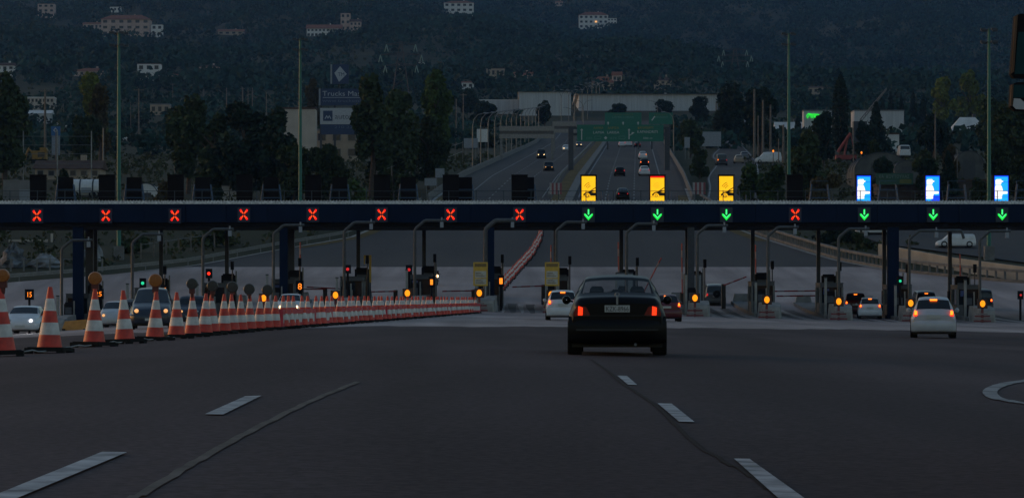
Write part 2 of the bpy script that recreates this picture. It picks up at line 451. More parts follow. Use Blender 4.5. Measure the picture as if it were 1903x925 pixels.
# ------------------------------------------------------------------ vehicles
STYLES = {
 'sedan': dict(L=4.4, H=1.44, top=[(0, .92), (.05, 1.0), (.12, 1.04), (.55, 1.06), (1.32, 1.38), (1.7, 1.43), (2.4, 1.43), (2.75, 1.39), (3.45, .98), (4.0, .90), (4.3, .78), (4.4, .62)],
               belt=[(0, .84), (.6, .93), (2.4, .92), (3.4, .89), (4.4, .55)], roof=.58, rw=(.60, 1.36), ws=(2.80, 3.40), side=(.80, 3.25), pillars=(1.15, 2.05)),
 'hatch': dict(L=3.6, H=1.50, top=[(0, .84), (.05, .93), (.12, 1.0), (.42, 1.40), (.7, 1.48), (1.5, 1.50), (2.1, 1.46), (2.85, 1.0), (3.3, .92), (3.52, .78), (3.6, .6)],
               belt=[(0, .8), (.4, .93), (2.0, .92), (2.8, .9), (3.6, .55)], roof=.57, rw=(.14, .46), ws=(2.15, 2.80), side=(.40, 2.65), pillars=(.75, 1.55)),
 'suv': dict(L=4.2, H=1.75, top=[(0, .95), (.04, 1.03), (.12, 1.1), (.30, 1.62), (.5, 1.72), (1.6, 1.75), (2.4, 1.70), (2.95, 1.12), (3.7, 1.05), (4.1, .95), (4.2, .75)],
             belt=[(0, .95), (.4, 1.05), (2.2, 1.05), (2.9, 1.02), (4.2, .7)], roof=.66, rw=(.13, .31), ws=(2.45, 2.92), side=(.35, 2.75), pillars=(.9, 1.7)),
 'mpv': dict(L=4.6, H=1.72, top=[(0, .95), (.04, 1.03), (.12, 1.1), (.45, 1.6), (.8, 1.69), (1.8, 1.72), (2.5, 1.66), (3.6, 1.06), (4.1, .95), (4.45, .82), (4.6, .6)],
             belt=[(0, .95), (.4, 1.0), (2.4, 1.0), (3.5, .97), (4.6, .58)], roof=.57, rw=(.13, .46), ws=(2.55, 3.55), side=(.5, 3.2), pillars=(1.0, 1.9)),
 'van': dict(L=4.8, H=1.95, top=[(0, 1.0), (.03, 1.1), (.06, 1.2), (.16, 1.85), (.3, 1.93), (2.6, 1.95), (3.3, 1.88), (4.0, 1.15), (4.5, .98), (4.72, .85), (4.8, .65)],
             belt=[(0, 1.0), (.4, 1.1), (3.0, 1.1), (3.9, 1.02), (4.8, .6)], roof=.72, rw=(.065, .165), ws=(3.36, 3.96), side=(.3, 3.75), pillars=(1.4, 2.6)),
}
def paint(name, col, rough=.3):
    return M('paint_' + name, col, rough, 0.0, var=.10, scale=2.0, coat=.15)
P_black = paint('black', (.004, .0035, .004), .35)
for q_, v_ in (('Coat Weight', 0), ('Specular IOR Level', .16)): P_black.node_tree.nodes['Principled BSDF'].inputs[q_].default_value = v_; P_white = paint('white', (.55, .56, .58)); P_silver = paint('silver', (.42, .43, .46))
P_red = paint('dark_red', (.09, .012, .016)); P_navy = paint('navy', (.02, .025, .04)); P_grey = paint('grey', (.10, .105, .115)); P_tan = paint('beige', (.25, .2, .15))
lens_red = M('red_lens', (.16, .008, .010), .2, var=.1)
lens_clear = M('clear_lens', (.35, .36, .38), .15, var=.1)
rim_m = M('wheel_rim', (.22, .22, .23), .35, .6, var=.1)
plate_m = M('number_plate', (.42, .42, .40), .5, var=.08)
trim = M('dark_trim', (.012, .012, .013), .55, var=.15)
seat_m = M('seat_fabric', (.03, .03, .033), .9, var=.2)
clear = M('clear_glass', (.02, .03, .035), .04, var=0, alpha=.28)
chrome = M('chrome', (.22, .22, .23), .4, .6, var=0)

E_saloon = M('lit_saloon_lamp', (.4, .02, .02), .3, var=0, emit=(1, .035, .004), es=1.6)
def car(label, style, loc, paint_m, W=1.72, H=None, rz=0, rear='tail', front=None, brake=False, cat='car', group=None, name='car', detail=1,
        plate=None, see=False, spare=False, indicator=None, rearbox=False, L=None, lamps=(1, 1)):
    st = STYLES[style]; sc = (H or st['H']) / st['H']; sy = (L or st['L']) / st['L']
    t = thing(name, label, cat, loc, rz, group)
    L = st['L'] * sy
    ty, tz = np.array(st['top']).T; by, bz = np.array(st['belt']).T
    ys = np.unique(np.round(np.concatenate([st['top'] and ty, np.linspace(0, st['L'], 14 if detail == 0 else 26 if detail == 1 else 46)]), 3))
    kz = np.interp(np.arange(0, st['L'] + .01, .02), ty, tz)
    ker = np.hanning(9 if detail < 2 else 13); ker /= ker.sum(); h_ = len(ker) // 2
    kz = np.convolve(np.pad(kz, h_, mode='edge'), ker, mode='valid')
    kz[:2] = np.interp([0, .02], ty, tz)
    dens = np.arange(0, st['L'] + .01, .02)
    LL = st['L']
    prof = []
    for y in ys:
        T = float(np.interp(y, dens, kz)); B = float(np.interp(y, by, bz)); B = min(B, T - .03)
        w = W / 2 * float(np.interp(y, [0, .03, .12, .35, LL - .5, LL - .18, LL - .05, LL], [.90, .945, .985, 1, 1, .95, .86, .76]))
        zb = float(np.interp(y, [0, .25, LL - .3, LL], [.30, .2, .2, .24]))
        Hh = st['H']; k = min(1, max(0, (T - B - .12) / (Hh - B - .12)))
        dk = {'van': .92, 'suv': .88}.get(style, .82); r = w * dk * (1 - k) + st['roof'] * (W / 1.72) * k
        ln = {'van': .955, 'suv': .93}.get(style, .90); sh = w * ln
        p = [(0, zb), (.6 * w, zb), (.93 * w, zb + .03), (.985 * w, zb + .14), (w, zb + .32), (w * (1 - (1 - ln) * .15), (zb + .32 + B) / 2), (w * (1 - (1 - ln) * .6), B - .08), (sh, B)]
        e = T - (.03 + .05 * k)
        for q in (.06, .35, .65, .94): p.append((sh + (r - sh) * q + (.018 + .022 * k) * math.sin(math.pi * q), B + (e - B) * q))
        p += [(r, e), (r * .95, T - .016 - .02 * k), (r * .82, T - .006 - .010 * k), (r * .45, T + .004), (0, T + .010)]
        prof.append([(x, y * sy, z * sc) for x, z in p])
    P = np.array(prof); nI, nJ = P.shape[:2]
    full = np.concatenate([P, P[:, -2:0:-1] * [-1, 1, 1]], 1); nF = full.shape[1]
    # outward normals of the grid
    du = np.gradient(full, axis=0); dv = np.roll(full, -1, 1) - np.roll(full, 1, 1)
    nn = np.cross(dv, du); nn /= np.linalg.norm(nn, axis=2, keepdims=True) + 1e-9
    cz = np.array([0, 0, .7 * sc]); sg = np.sign((nn * (full - [0, L / 2, 0] - cz)).sum(2).mean()); nn *= sg
    def rng(a, b): return [i for i in range(nI - 1) if ys[i] >= a - .011 and ys[i + 1] <= b + .011]
    rearI, wsI = rng(*st['rw']), rng(*st['ws'])
    p1, p2 = st['pillars']; s0, s1 = st['side']
    sideI = [rng(s0, p1 - .04), rng(p1 + .04, p2 - .04), rng(p2 + .04, s1)]
    holes = set()
    if see:
        for i in rearI + wsI:
            for j in list(range(13, nF - 13)): holes.add((i, j))
    mb = MB(); fs = []
    for i in range(nI - 1):
        for j in range(nF):
            if (i, j) in holes: continue
            a, b = i * nF + j, i * nF + (j + 1) % nF
            fs.append((a, b, b + nF, a + nF))
    mb.add(full.reshape(-1, 3).tolist(), fs, 0, True)
    for i, flip in ((0, 1), (nI - 1, 0)):
        vs = full[i].tolist(); ff = []
        for j in range(nJ - 1):
            a, b, c, d = j, j + 1, (nF - j - 1) % nF, (nF - j) % nF
            f = tuple(dict.fromkeys((a, b, c, d))); ff.append(f if flip else f[::-1])
        mb.add(vs, ff, 0, False)
    # bumpers and wheel-arch liners belong to the body
    zb = .22 * sc
    xs = np.linspace(-.495 * W, .495 * W, 13)
    for front_, y0 in ((0, 0), (1, L)):
        sgn = -1 if not front_ else 1; vs = []
        for x in xs:
            cv = 1 - abs(x / (.5 * W)) ** 4
            fr = .8 if front_ else 1
            for d, z in ((-.03, .70), (.035, .62), (.07, .53), (.075, .42), (.055, .31), (.02, .24), (-.25, .22)):
                vs.append((x * (fr if front_ else 1), y0 + sgn * (d * (cv if d > 0 else 1) - .02), z * sc))
        ff = [(i * 7 + k, i * 7 + k + 1, i * 7 + k + 8, i * 7 + k + 7) if not front_ else (i * 7 + k, i * 7 + k + 7, i * 7 + k + 8, i * 7 + k + 1) for i in range(12) for k in range(6)]
        mb.add(vs, ff, 0, True)
    mb.build('body', [paint_m], t)
    def panel(name, I, J, mat, off=.006, par=t):
        if not I: return None
        mbp = MB(); idx = {}; vs = []; ff = []
        for i in I:
            for j in J:
                q = []
                for ii, jj in ((i, j), (i, j + 1), (i + 1, j + 1), (i + 1, j)):
                    key = (ii, jj % nF)
                    if key not in idx: idx[key] = len(vs); vs.append((full[ii, jj % nF] + nn[ii, jj % nF] * off).tolist())
                    q.append(idx[key])
                ff.append(tuple(q))
        mbp.add(vs, ff, 0, True); return mbp.build(name, mat, par)
    gm = clear if see else glass
    panel('rear_window', rearI, range(13, nF - 13), gm)
    panel('windscreen', wsI, range(13, nF - 13), gm)
    if detail:
        for I in sideI:
            panel('side_window', I, range(8, 12), glass); panel('side_window', I, range(nF - 12, nF - 8), glass)
    # lamps on the flat ends
    zl = {'sedan': .79, 'hatch': .92, 'suv': .95, 'van': 1.0, 'mpv': .95}[style] * sc
    for s_, ok in ((-1, lamps[0]), (1, lamps[1])):
        m_ = {'tail': E_tail, 'brake': E_brake, 'off': lens_red}[rear]
        tall = style != 'sedan'; lw = .125 if tall else .28; lh = .24 if tall else .18
        x1 = s_ * (.435 * W); x0 = x1 - s_ * lw
        a, b = min(x0, x1), max(x0, x1)
        lm = MB().prism([(x0, zl - lh / 2 + .02), (x0 + s_ * .03, zl - lh / 2), (x1 + s_ * .012, zl - lh / 2), (x1 + s_ * .018, zl - lh / 2 + .05), (x1 - s_ * .03, zl + lh / 2 - .03), (x1 - s_ * .06, zl + lh / 2), (x0 + s_ * .07, zl + lh / 2 - .02)], -.022, .06).build('tail_light', lens_red if not tall else m_, t)
        if rear != 'off':
            cm = {'tail': E_tail, 'brake': E_brakecore}[rear] if tall else E_brakecore if see else m_
            xc = (a + b) / 2 + (0 if tall else -s_ * .02)
            q_ = .040 if see else .05
            if see: xc = (a + b) / 2 + s_ * .035
            MB().prism([(xc - q_, zl - .075), (xc + q_, zl - .075), (xc + q_ * 1.1, zl + .06), (xc - q_ * .8, zl + .085)], -.034, -.02).build('lit_lamp', E_saloon if see else cm, lm)
        if front is not None or detail:
            fm = front if (front and ok) else lens_clear
            zf = {'sedan': .68, 'hatch': .70, 'suv': .82, 'van': .78, 'mpv': .76}[style] * sc
            c0 = s_ * (.33 if style == 'mpv' else .29) * W
            MB().lathe([(.0, L + .03), (.055, L + .028), (.08, L - .02), (.09, L - .14)], 12, 0, 'y', (c0, 0, zf)).build('headlight', fm, t)
        if indicator == s_:
            MB().box(x1 - s_ * .12 - .06, x1 - s_ * .12 + .06, -.05, -.035, zl - .12, zl + .12).build('turn_signal', E_orange, t)
    if front is not None:
        MB().box(-.32 * W, .32 * W, L - .02, L + .012, .42 * sc, .58 * sc).build('grille', trim, t)
    if brake:
        zz = {'sedan': 1.12, 'hatch': 1.38, 'suv': 1.58, 'van': 1.8, 'mpv': 1.6}[style] * sc
        yy = {'sedan': .55, 'hatch': .36, 'suv': .24, 'van': .12, 'mpv': .4}[style] * sy
        MB().box(-.13, .13, yy - .05, yy, zz - .025, zz + .035).build('brake_light', E_brakecore, t)
    zp = {'sedan': .83, 'hatch': .78, 'suv': .78, 'van': .8, 'mpv': .8}[style] * sc
    if detail or plate:
        pl = MB().box(-.22 if plate else -.25, .22 if plate else .25, -.028, .03, zp - .06, zp + .06).build('number_plate', plate_m, t)
        if plate:
            lettering(pl, plate, .085, -.200, -.0315, zp - .043, M('plate_black', (.03, .03, .03), .6, var=0), .40)
            MB().box(-.018, .018, -.0305, -.026, zp + .075, zp + .20).build('handle', chrome, t)
            MB().lathe([(.022, -.026), (.042, -.03), (.046, -.02), (.042, 0)], 16, 0, 'y', (0, 0, zp + .245)).build('badge', chrome, t)
        fr_ = MB().box(-.25, .25, L + .03, L + .07, .36 * sc, .46 * sc).build('number_plate', plate_m, t) if front is not None else None
    rw = .31 if style in ('sedan', 'hatch') else .36
    for s_ in (-1, 1):
        for yw in (.16 + rw + .22, L - rw - .42):
            xo = s_ * (W / 2 + .012); xi = s_ * (W / 2 - .235)
            pr = [(rw * .62, xi), (rw * .96, xi), (rw, xi + s_ * .03), (rw, xo - s_ * .03), (rw * .96, xo), (rw * .64, xo), (rw * .6, xo - s_ * .02)]
            ww = MB().lathe([(r_, h) for r_, h in pr], 20 if detail else 12, 0, 'x', (0, yw, rw))
            wo = ww.build('wheel', rubber, t)
            MB().lathe([(0.001, xo - s_ * .03), (rw * .3, xo - s_ * .025), (rw * .62, xo - s_ * .04)], 12, 0, 'x', (0, yw, rw)).build('rim', rim_m, wo)
        if detail:
            ym = {'sedan': 2.95, 'hatch': 2.3, 'suv': 2.5, 'van': 3.45, 'mpv': 2.95}[style] * sy; zm = {'sedan': .98, 'hatch': 1.0, 'suv': 1.15, 'van': 1.2, 'mpv': 1.08}[style] * sc
            MB().lathe([(.01, -.07), (.075, -.05), (.085, 0), (.07, .05), (.01, .07)], 10, 0, 'y', (s_ * (W / 2 + .07), ym, zm)).tube([(s_ * (W / 2 - .05), ym, zm - .03), (s_ * (W / 2 + .05), ym, zm - .01)], .02, 6).build('wing_mirror', paint_m, t)
    MB().box(-.46 * W, .46 * W, .35, L - .35, .15 * sc, .24 * sc).build('underbody', trim, t)
    if see:
        for sx in (-.37, .37):
            bx = MB()
            bx.prism([(sx - .25, .45), (sx + .25, .45), (sx + .24, .95), (sx + .2, 1.03), (sx - .2, 1.03), (sx - .24, .95)], 2.15, 2.3)
            bx.prism([(sx - .12, 1.04), (sx + .12, 1.04), (sx + .13, 1.17), (sx + .09, 1.23), (sx - .09, 1.23), (sx - .13, 1.17)], 2.17, 2.26)
            bx.build('front_seat', seat_m, t)
        rs = MB().prism([(-.62, .5), (.62, .5), (.62, .98), (.5, 1.02), (-.5, 1.02), (-.62, .98)], .98, 1.14)
        for sx in (-.38, 0, .38): rs.prism([(sx - .11, 1.02), (sx + .11, 1.02), (sx + .12, 1.12), (sx + .07, 1.17), (sx - .07, 1.17), (sx - .12, 1.12)], 1.0, 1.1)
        rs.build('rear_seat', seat_m, t)
        MB().box(-.62, .62, 3.0, 3.2, .7, .93).build('dashboard', seat_m, t)
        MB().tube([(.32, .30, .22), (.32, -.06, .20)], .025, 8).build('exhaust', galv, t)
        # boot lid seams and bumper strip
        e = MB()
        for z_ in (.615,): e.box(-.70, .70, -.03, -.018, z_ + .09, z_ + .10)
        e.box(-.72, .72, -.10, -.085, .445, .475)
        e.build('bumper_strip', trim, t)
    if spare:
        MB().lathe([(.05, -.2), (.26, -.2), (.31, -.16), (.31, -.04), (.26, 0)], 18, 0, 'y', (.08, 0, 1.0)).build('spare_wheel', rubber, t)
    return t

def beam(t, L, zf, W, sides, power, col):
    for s_ in sides:
        l = bpy.data.lights.new('headlamp_beam', 'SPOT'); l.energy = power; l.color = col; l.spot_size = R(34); l.spot_blend = .6; l.shadow_soft_size = .08
        o = bpy.data.objects.new('headlamp_beam', l); COL.objects.link(o); o.parent = t; o.location = (s_ * .29 * W, L + .1, zf); o.rotation_euler = (R(80), 0, 0)
def at(x, Y): X = px(x, Y); return (X, Y, g(X, Y))
def car_far(label, style, x, Y, pm, W, H=None, **k):
    "rear of the car at distance Y"
    return car(label, style, at(x, Y), pm, W, H, **k)
def car_on(label, style, x, Y, pm, W, H=None, rz=math.pi, **k):
    "front of an oncoming car at distance Y"
    L = k.get('L') or STYLES[style]['L']; X = px(x, Y)
    t = car(label, style, (X, Y + L, (g(X, Y) + g(X, Y + L)) / 2), pm, W, H, rz, **k)
    return t
def pitch_up(t, Y):
    s_ = (g(t.location.x, Y + 4) - g(t.location.x, Y)) / 4
    t.rotation_euler = (math.atan(s_) * (1 if abs(t.rotation_euler.z) < 1 else -1), 0, t.rotation_euler.z)

car_far('black saloon seen from behind in mid-road with both tail lamps on', 'sedan', 1147, 50, P_black, 1.73, 1.44, rz=-.035, plate='KZK-8966', see=True, detail=2, rear='tail')
car_far('small silver hatchback braking on the right in front of the toll islands', 'hatch', 1735, 103, P_silver, 1.62, 1.50, rear='brake', brake=True, detail=2, rz=-.135)
car_far('white hatchback braking to the left of the black saloon', 'hatch', 1046, 150, P_white, 1.74, 1.60, rear='brake', brake=True, lamps=(1, 1))
car_far('dark red hatchback braking just to the right of the black saloon', 'hatch', 1239, 160, P_red, 1.72, 1.55, rear='brake', brake=True)
car_far('dark car waiting ahead of the dark red hatchback', 'hatch', 1227, 190, P_navy, 1.72, 1.6, rear='tail', brake=True)
pitch_up(car_far('dark off-road car with a spare wheel on its back passing the raised barrier arm', 'suv', 1330, 238, P_grey, 1.75, 1.75, rear='tail', spare=True), 238)
car_far('dark red estate queuing behind the white hatchback at the right-hand tolls', 'suv', 1590, 228, P_red, 1.78, 1.80, rear='brake', brake=True, rz=-.09)
car_far('white hatchback braking at the tolls on the right beside a dark estate', 'hatch', 1617, 218, P_white, 1.80, 1.66, rear='brake', brake=True, rz=-.09)
pitch_up(car_far('dark car half hidden behind the silver hatchback at the toll', 'suv', 1722, 233, P_navy, 1.8, 1.75, rear='brake', brake=True), 233)
pitch_up(car_far('dark van half hidden by the toll island furthest to the right', 'van', 1826, 236, P_navy, 1.8, 1.75, rear='brake'), 236)
# oncoming side
t = car_on('pale blue-white saloon coming from the tolls at the left edge, headlamp lit', 'sedan', 37, 142, P_white, 1.85, 1.42, front=E_headw, lamps=(1, 0)); beam(t, 4.4, .68, 1.85, (-1, 1), 260, (.9, .93, 1))
car_on('dark people carrier facing the camera behind the cones, amber lamps lit', 'mpv', 260, 118, P_navy, 1.82, 1.74, front=E_headdim, rz=math.pi + .10)
car_on('small silver car coming out of the tolls beside the dark people carrier', 'hatch', 208, 160, P_silver, 1.65, 1.5, front=E_headdim, lamps=(0, 1))
car_on('dark van with a pale roof waiting behind the small silver car', 'van', 233, 207, P_grey, 1.85, 1.95, front=lens_clear)
car_on('dark minibus stopped at a toll behind the tall cones', 'van', 352, 192, P_navy, 1.85, 1.8, front=E_headdim, lamps=(0, 1))
t = car_on('white car with bright headlamps facing the row of cones', 'hatch', 536, 172, P_white, 1.7, 1.5, front=E_head); beam(t, 3.6, .70, 1.7, (-1, 1), 260, (1, .75, .45))
# motorway ahead
def far_car(label, style, x, ybase, pm, W, H=None, **k):
    Y = hitY(x, ybase); t = car(label, style, at(x, Y), pm, W, H, detail=0, group='cars driving away up the motorway', **k); pitch_up(t, Y); return t
far_car('dark car driving away, lowest on the motorway just above the toll gantry', 'sedan', 1158, 371, P_black, 1.75, 1.5, rear='tail', lamps=(1, 0))
far_car('black hatchback driving away in the middle lane of the motorway', 'hatch', 1152, 328, P_black, 1.75, 1.55, rear='tail')
far_car('white hatchback with tail lamps at the right of the motorway', 'hatch', 1198, 327, P_white, 1.75, 1.6, rear='tail')
far_car('dark car with red lamps between two white cars on the motorway', 'hatch', 1198, 311, P_black, 1.75, 1.6, rear='brake')
far_car('white car with an orange indicator on the motorway', 'hatch', 1195, 296, P_white, 1.75, 1.6, rear='tail', indicator=1)
far_car('white car under the large green sign', 'hatch', 1156, 273, P_white, 1.75, 1.6, rear='tail')
far_car('white van beside the white car under the green sign', 'van', 1168, 272, P_white, 1.9, 2.1, rear='tail')
far_car('tiny dark car furthest up the motorway', 'sedan', 1185, 274, P_black, 1.7, 1.4, rear='tail')
def far_on(label, style, x, ybase, pm, W, H, front, **k):
    Y = hitY(x, ybase); t = car_on(label, style, x, Y, pm, W, H, front=front, detail=0, group='oncoming cars on the motorway', **k); pitch_up(t, Y); return t
far_on('dark off-road vehicle with both headlamps glaring, coming down the motorway', 'suv', 1006, 295, P_black, 2.0, 2.1, E_head)
far_on('black pick-up with dim lamps below the glaring headlamps', 'suv', 1020, 318, P_black, 1.85, 1.75, E_headdim)
far_on('white car coming down the motorway half behind a sign post', 'sedan', 1052, 280, P_white, 1.8, 1.5, E_head, lamps=(0, 1))
far_on('pair of small headlamps of a car beside the large green sign', 'sedan', 1076, 273, P_navy, 1.8, 1.5, E_head)
def side_car(label, style, x, ybase, pm, W, H, **k):
    Y = hitY(x, ybase); t = car(label, style, (*at(x, Y)[:2], at(x, Y)[2] + .12), pm, W, H, detail=0, group='vehicles on the side road', **k); pitch_up(t, Y)
side_car('dark van on the side road above the right-hand yellow panel', 'van', 1342, 309, P_navy, 2.0, 2.1, rear='tail', indicator=-1)
side_car('beige car parked along the bend of the side road', 'hatch', 1374, 305, P_tan, 1.8, 1.6, rear='off')
side_car('grey car behind the beige one on the side road', 'hatch', 1384, 298, P_grey, 1.8, 1.6, rear='off')

def truck_van(label, x, ybase, W, H, L, pm, rz=0):
    Y = hitY(x, ybase); return car(label, 'van', (*at(x, Y)[:2], at(x, Y)[2] + .1), pm, W, H, rz, rear='off', detail=0, L=L)
truck_van('white car parked side-on by the yard road under the right end of the gantry', 1812, 462, 1.75, 1.5, 4.3, P_white, math.pi / 2)
truck_van('white van parked side-on beyond the toll gantry column on the right', 1660, 437, 1.8, 1.6, 4.4, P_white, math.pi / 2)
truck_van('white van at the foot of the bare poles on the right of the motorway', 1452, 305, 2.0, 2.2, 5, P_white, math.pi / 2)
truck_van('white truck cab with a dark windscreen standing above the round-roofed sheds', 1682, 293, 2.4, 2.6, 5, P_white, 0)
truck_van('small white vehicle parked among the dark trees at left', 236, 263, 1.9, 1.7, 4.5, P_white, math.pi / 2)

# motorbike with a bright lamp leaving the closed lanes
X, Y, Z = at(812, 262)
t = thing('motorcycle', 'motorcycle with a bright headlamp beyond the closed toll lanes', 'motorcycle', (X, Y, Z))
for yy in (0, 1.4):
    wo = MB().lathe([(.2, -.05), (.3, -.05), (.32, 0), (.3, .05), (.2, .05)], 14, 0, 'x', (0, yy, .32)).build('wheel', rubber, t)
    MB().lathe([(.02, .02), (.2, .03)], 10, 0, 'x', (0, yy, .32)).build('rim', rim_m, wo)
MB().tube([(0, .02, .36), (0, .12, .7), (0, .28, 1.0)], .05, 8).build('fork', galv, t)
MB().tube([(0, .25, .85), (0, .6, .9), (0, .9, .78), (0, 1.4, .85)], [.13, .2, .14, .1], 10).tube([(0, .3, .45), (0, 1.0, .4)], .17, 8).build('body', P_grey, t)
MB().tube([(-.36, .4, 1.05), (0, .28, 1.02), (.36, .4, 1.05)], .022, 6).build('handlebar', trim, t)
MB().prism([(-.2, .95), (.2, .95), (.15, 1.35), (-.15, 1.35)], .2, .22).build('windshield', glass, t)
MB().lathe([(.001, .04), (.11, .05), (.14, .12), (.1, .2)], 12, 0, 'y', (0, 0, .85)).build('headlight', E_head, t)

# ------------------------------------------------------------------ toll gantry
YG = 219.0
sc_ = F / YG
zt, zf, zu = 7.06, 5.66, 5.30
gx0, gx1 = px(-260, YG), px(2160, YG)
gr = thing('toll_gantry', 'long navy toll gantry spanning all lanes with pale grating on top', 'gantry', ((gx0 + gx1) / 2, YG, zf))
def L_(x): return x - (gx0 + gx1) / 2
mb = MB()
n = 32; wseg = (gx1 - gx0) / n
for i in range(n):
    a = gx0 + i * wseg
    mb.box(L_(a) + .03, L_(a + wseg) - .03, 0, 1.6, 0, zt - zf)
mb.box(L_(gx0), L_(gx1), .06, 1.55, .012, zt - zf - .012)
mb.build('fascia', navy, gr)
mb = MB().box(L_(gx0), L_(gx1), 0.35, 12.0, zu - zf + .02, -.004)
x = gx0
while x < gx1:
    mb.box(L_(x), L_(x) + .10, .30, .36, zu - zf, -.01); x += .35
mb.build('soffit', under, gr)
mb = MB().box(L_(gx0), L_(gx1), .02, 1.6, zt - zf + .003, zt - zf + .05).box(L_(gx0), L_(gx1), .06, .10, zt - zf + .05, zt - zf + .24)
x = gx0
while x < gx1:
    mb.prism([(L_(x), zt - zf + .05), (L_(x) + .06, zt - zf + .05), (L_(x) + .16, zt - zf + .30), (L_(x) + .10, zt - zf + .30)], .02, .055); x += .24
mb.build('walkway_grating', grate, gr)
mb = MB()
for i in range(-2, 42):
    xx = px(18 + i * 51, YG)
    mb.box(L_(xx) - .03, L_(xx) + .03, .1, .16, zt - zf + .05, zt - zf + 1.05)
mb.box(L_(gx0), L_(gx1), .11, .14, zt - zf + .98, zt - zf + 1.02)
mb.box(L_(gx0), L_(gx1), .11, .14, zt - zf + .55, zt - zf + .57)
mb.build('handrail', M('rail_dark', (.025, .04, .055), .5, var=.1), gr)
for x_, w_, Yc, m_ in ((145, .80, YG + .5, navy), (166, .6, YG + 9, dark_pole), (527, .62, YG + .5, navy), (541, .5, YG + 9, dark_pole), (911, .62, YG + .5, navy), (1284, .52, YG + .5, dark_pole), (1660, .86, YG + .5, navy)):
    Xc = px(x_, Yc); z0 = g(Xc, Yc)
    MB().box(L_(Xc) - w_ / 2, L_(Xc) + w_ / 2, Yc - YG - .1, Yc - YG + .5, z0 - zf - .05, zu - zf - .003).box(L_(Xc) - w_ / 2 - .12, L_(Xc) + w_ / 2 + .12, Yc - YG - .2, Yc - YG + .6, z0 - zf - .05, z0 - zf + .3).build('column', m_, gr)

# lane signals on the fascia
def arrow_mesh():
    a = MB(); s1 = .055
    a.tube([(0, 0, .42), (0, 0, -.30)], s1, 6)
    for s_ in (-1, 1): a.tube([(s_ * .30, 0, .06), (0, 0, -.26)], .05, 6)
    return a
sig_x = [69 + 128.07 * i for i in range(15)]
kinds = ['x'] * 8 + ['a'] * 3 + ['x'] + ['a'] * 3
xn = an = 0
for i, (x_, k) in enumerate(zip(sig_x, kinds)):
    Xs = px(x_, YG); zc = 6.25 - (.08 if i < 3 else 0)
    if k == 'x':
        lab = 'red cross lane signal, %s from the left on the gantry' % ORD[xn] if i < 8 else 'lone red cross lane signal between green arrows on the gantry'
        xn += 1
    else:
        lab = 'green down-arrow lane signal under the %s' % ['left-hand yellow panel', 'middle yellow panel', 'right-hand yellow panel', 'left-hand blue panel', 'middle blue panel', 'right-hand blue panel'][an]
        an += 1
    t = thing('lane_signal', lab, 'lane signal', (Xs, YG, zc), 0, 'lane signals along the gantry')
    MB().box(-.48, .48, -.10, -.002, -.58, .55).build('housing', M('signal_housing', (.01, .018, .045), .5, var=.1), t)
    if k == 'x':
        m = MB(); c = MB()
        for sx in (-1, 1):
            for sz in (-1, 1):
                m.tube([(sx * .05, -.13, sz * .07), (sx * .25, -.13, sz * .40)], .05, 6)
                m.tube([(sx * .19, -.13, sz * .17), (sx * .30, -.13, sz * .36)], .045, 6)
                c.tube([(sx * .04, -.19, sz * .08), (sx * .20, -.19, sz * .28)], .018, 6)
        m.build('red_cross', E_red, t); c.build('bright_core', E_redcore, t)
    else:
        m = MB().tube([(0, -.14, .40), (0, -.14, .0)], .06, 6)
        m.prism([(-.33, .09), (-.33, -.06), (0, -.44), (.33, -.06), (.33, .09), (0, -.20)], -.17, -.11)
        m.build('green_arrow', E_green, t)
        MB().tube([(0, -.205, .38), (0, -.205, -.0)], .035, 6).tube([(-.26, -.205, .03), (0, -.205, -.24)], .03, 6).tube([(.26, -.205, .03), (0, -.205, -.24)], .03, 6).build('bright_core', E_greencore, t)

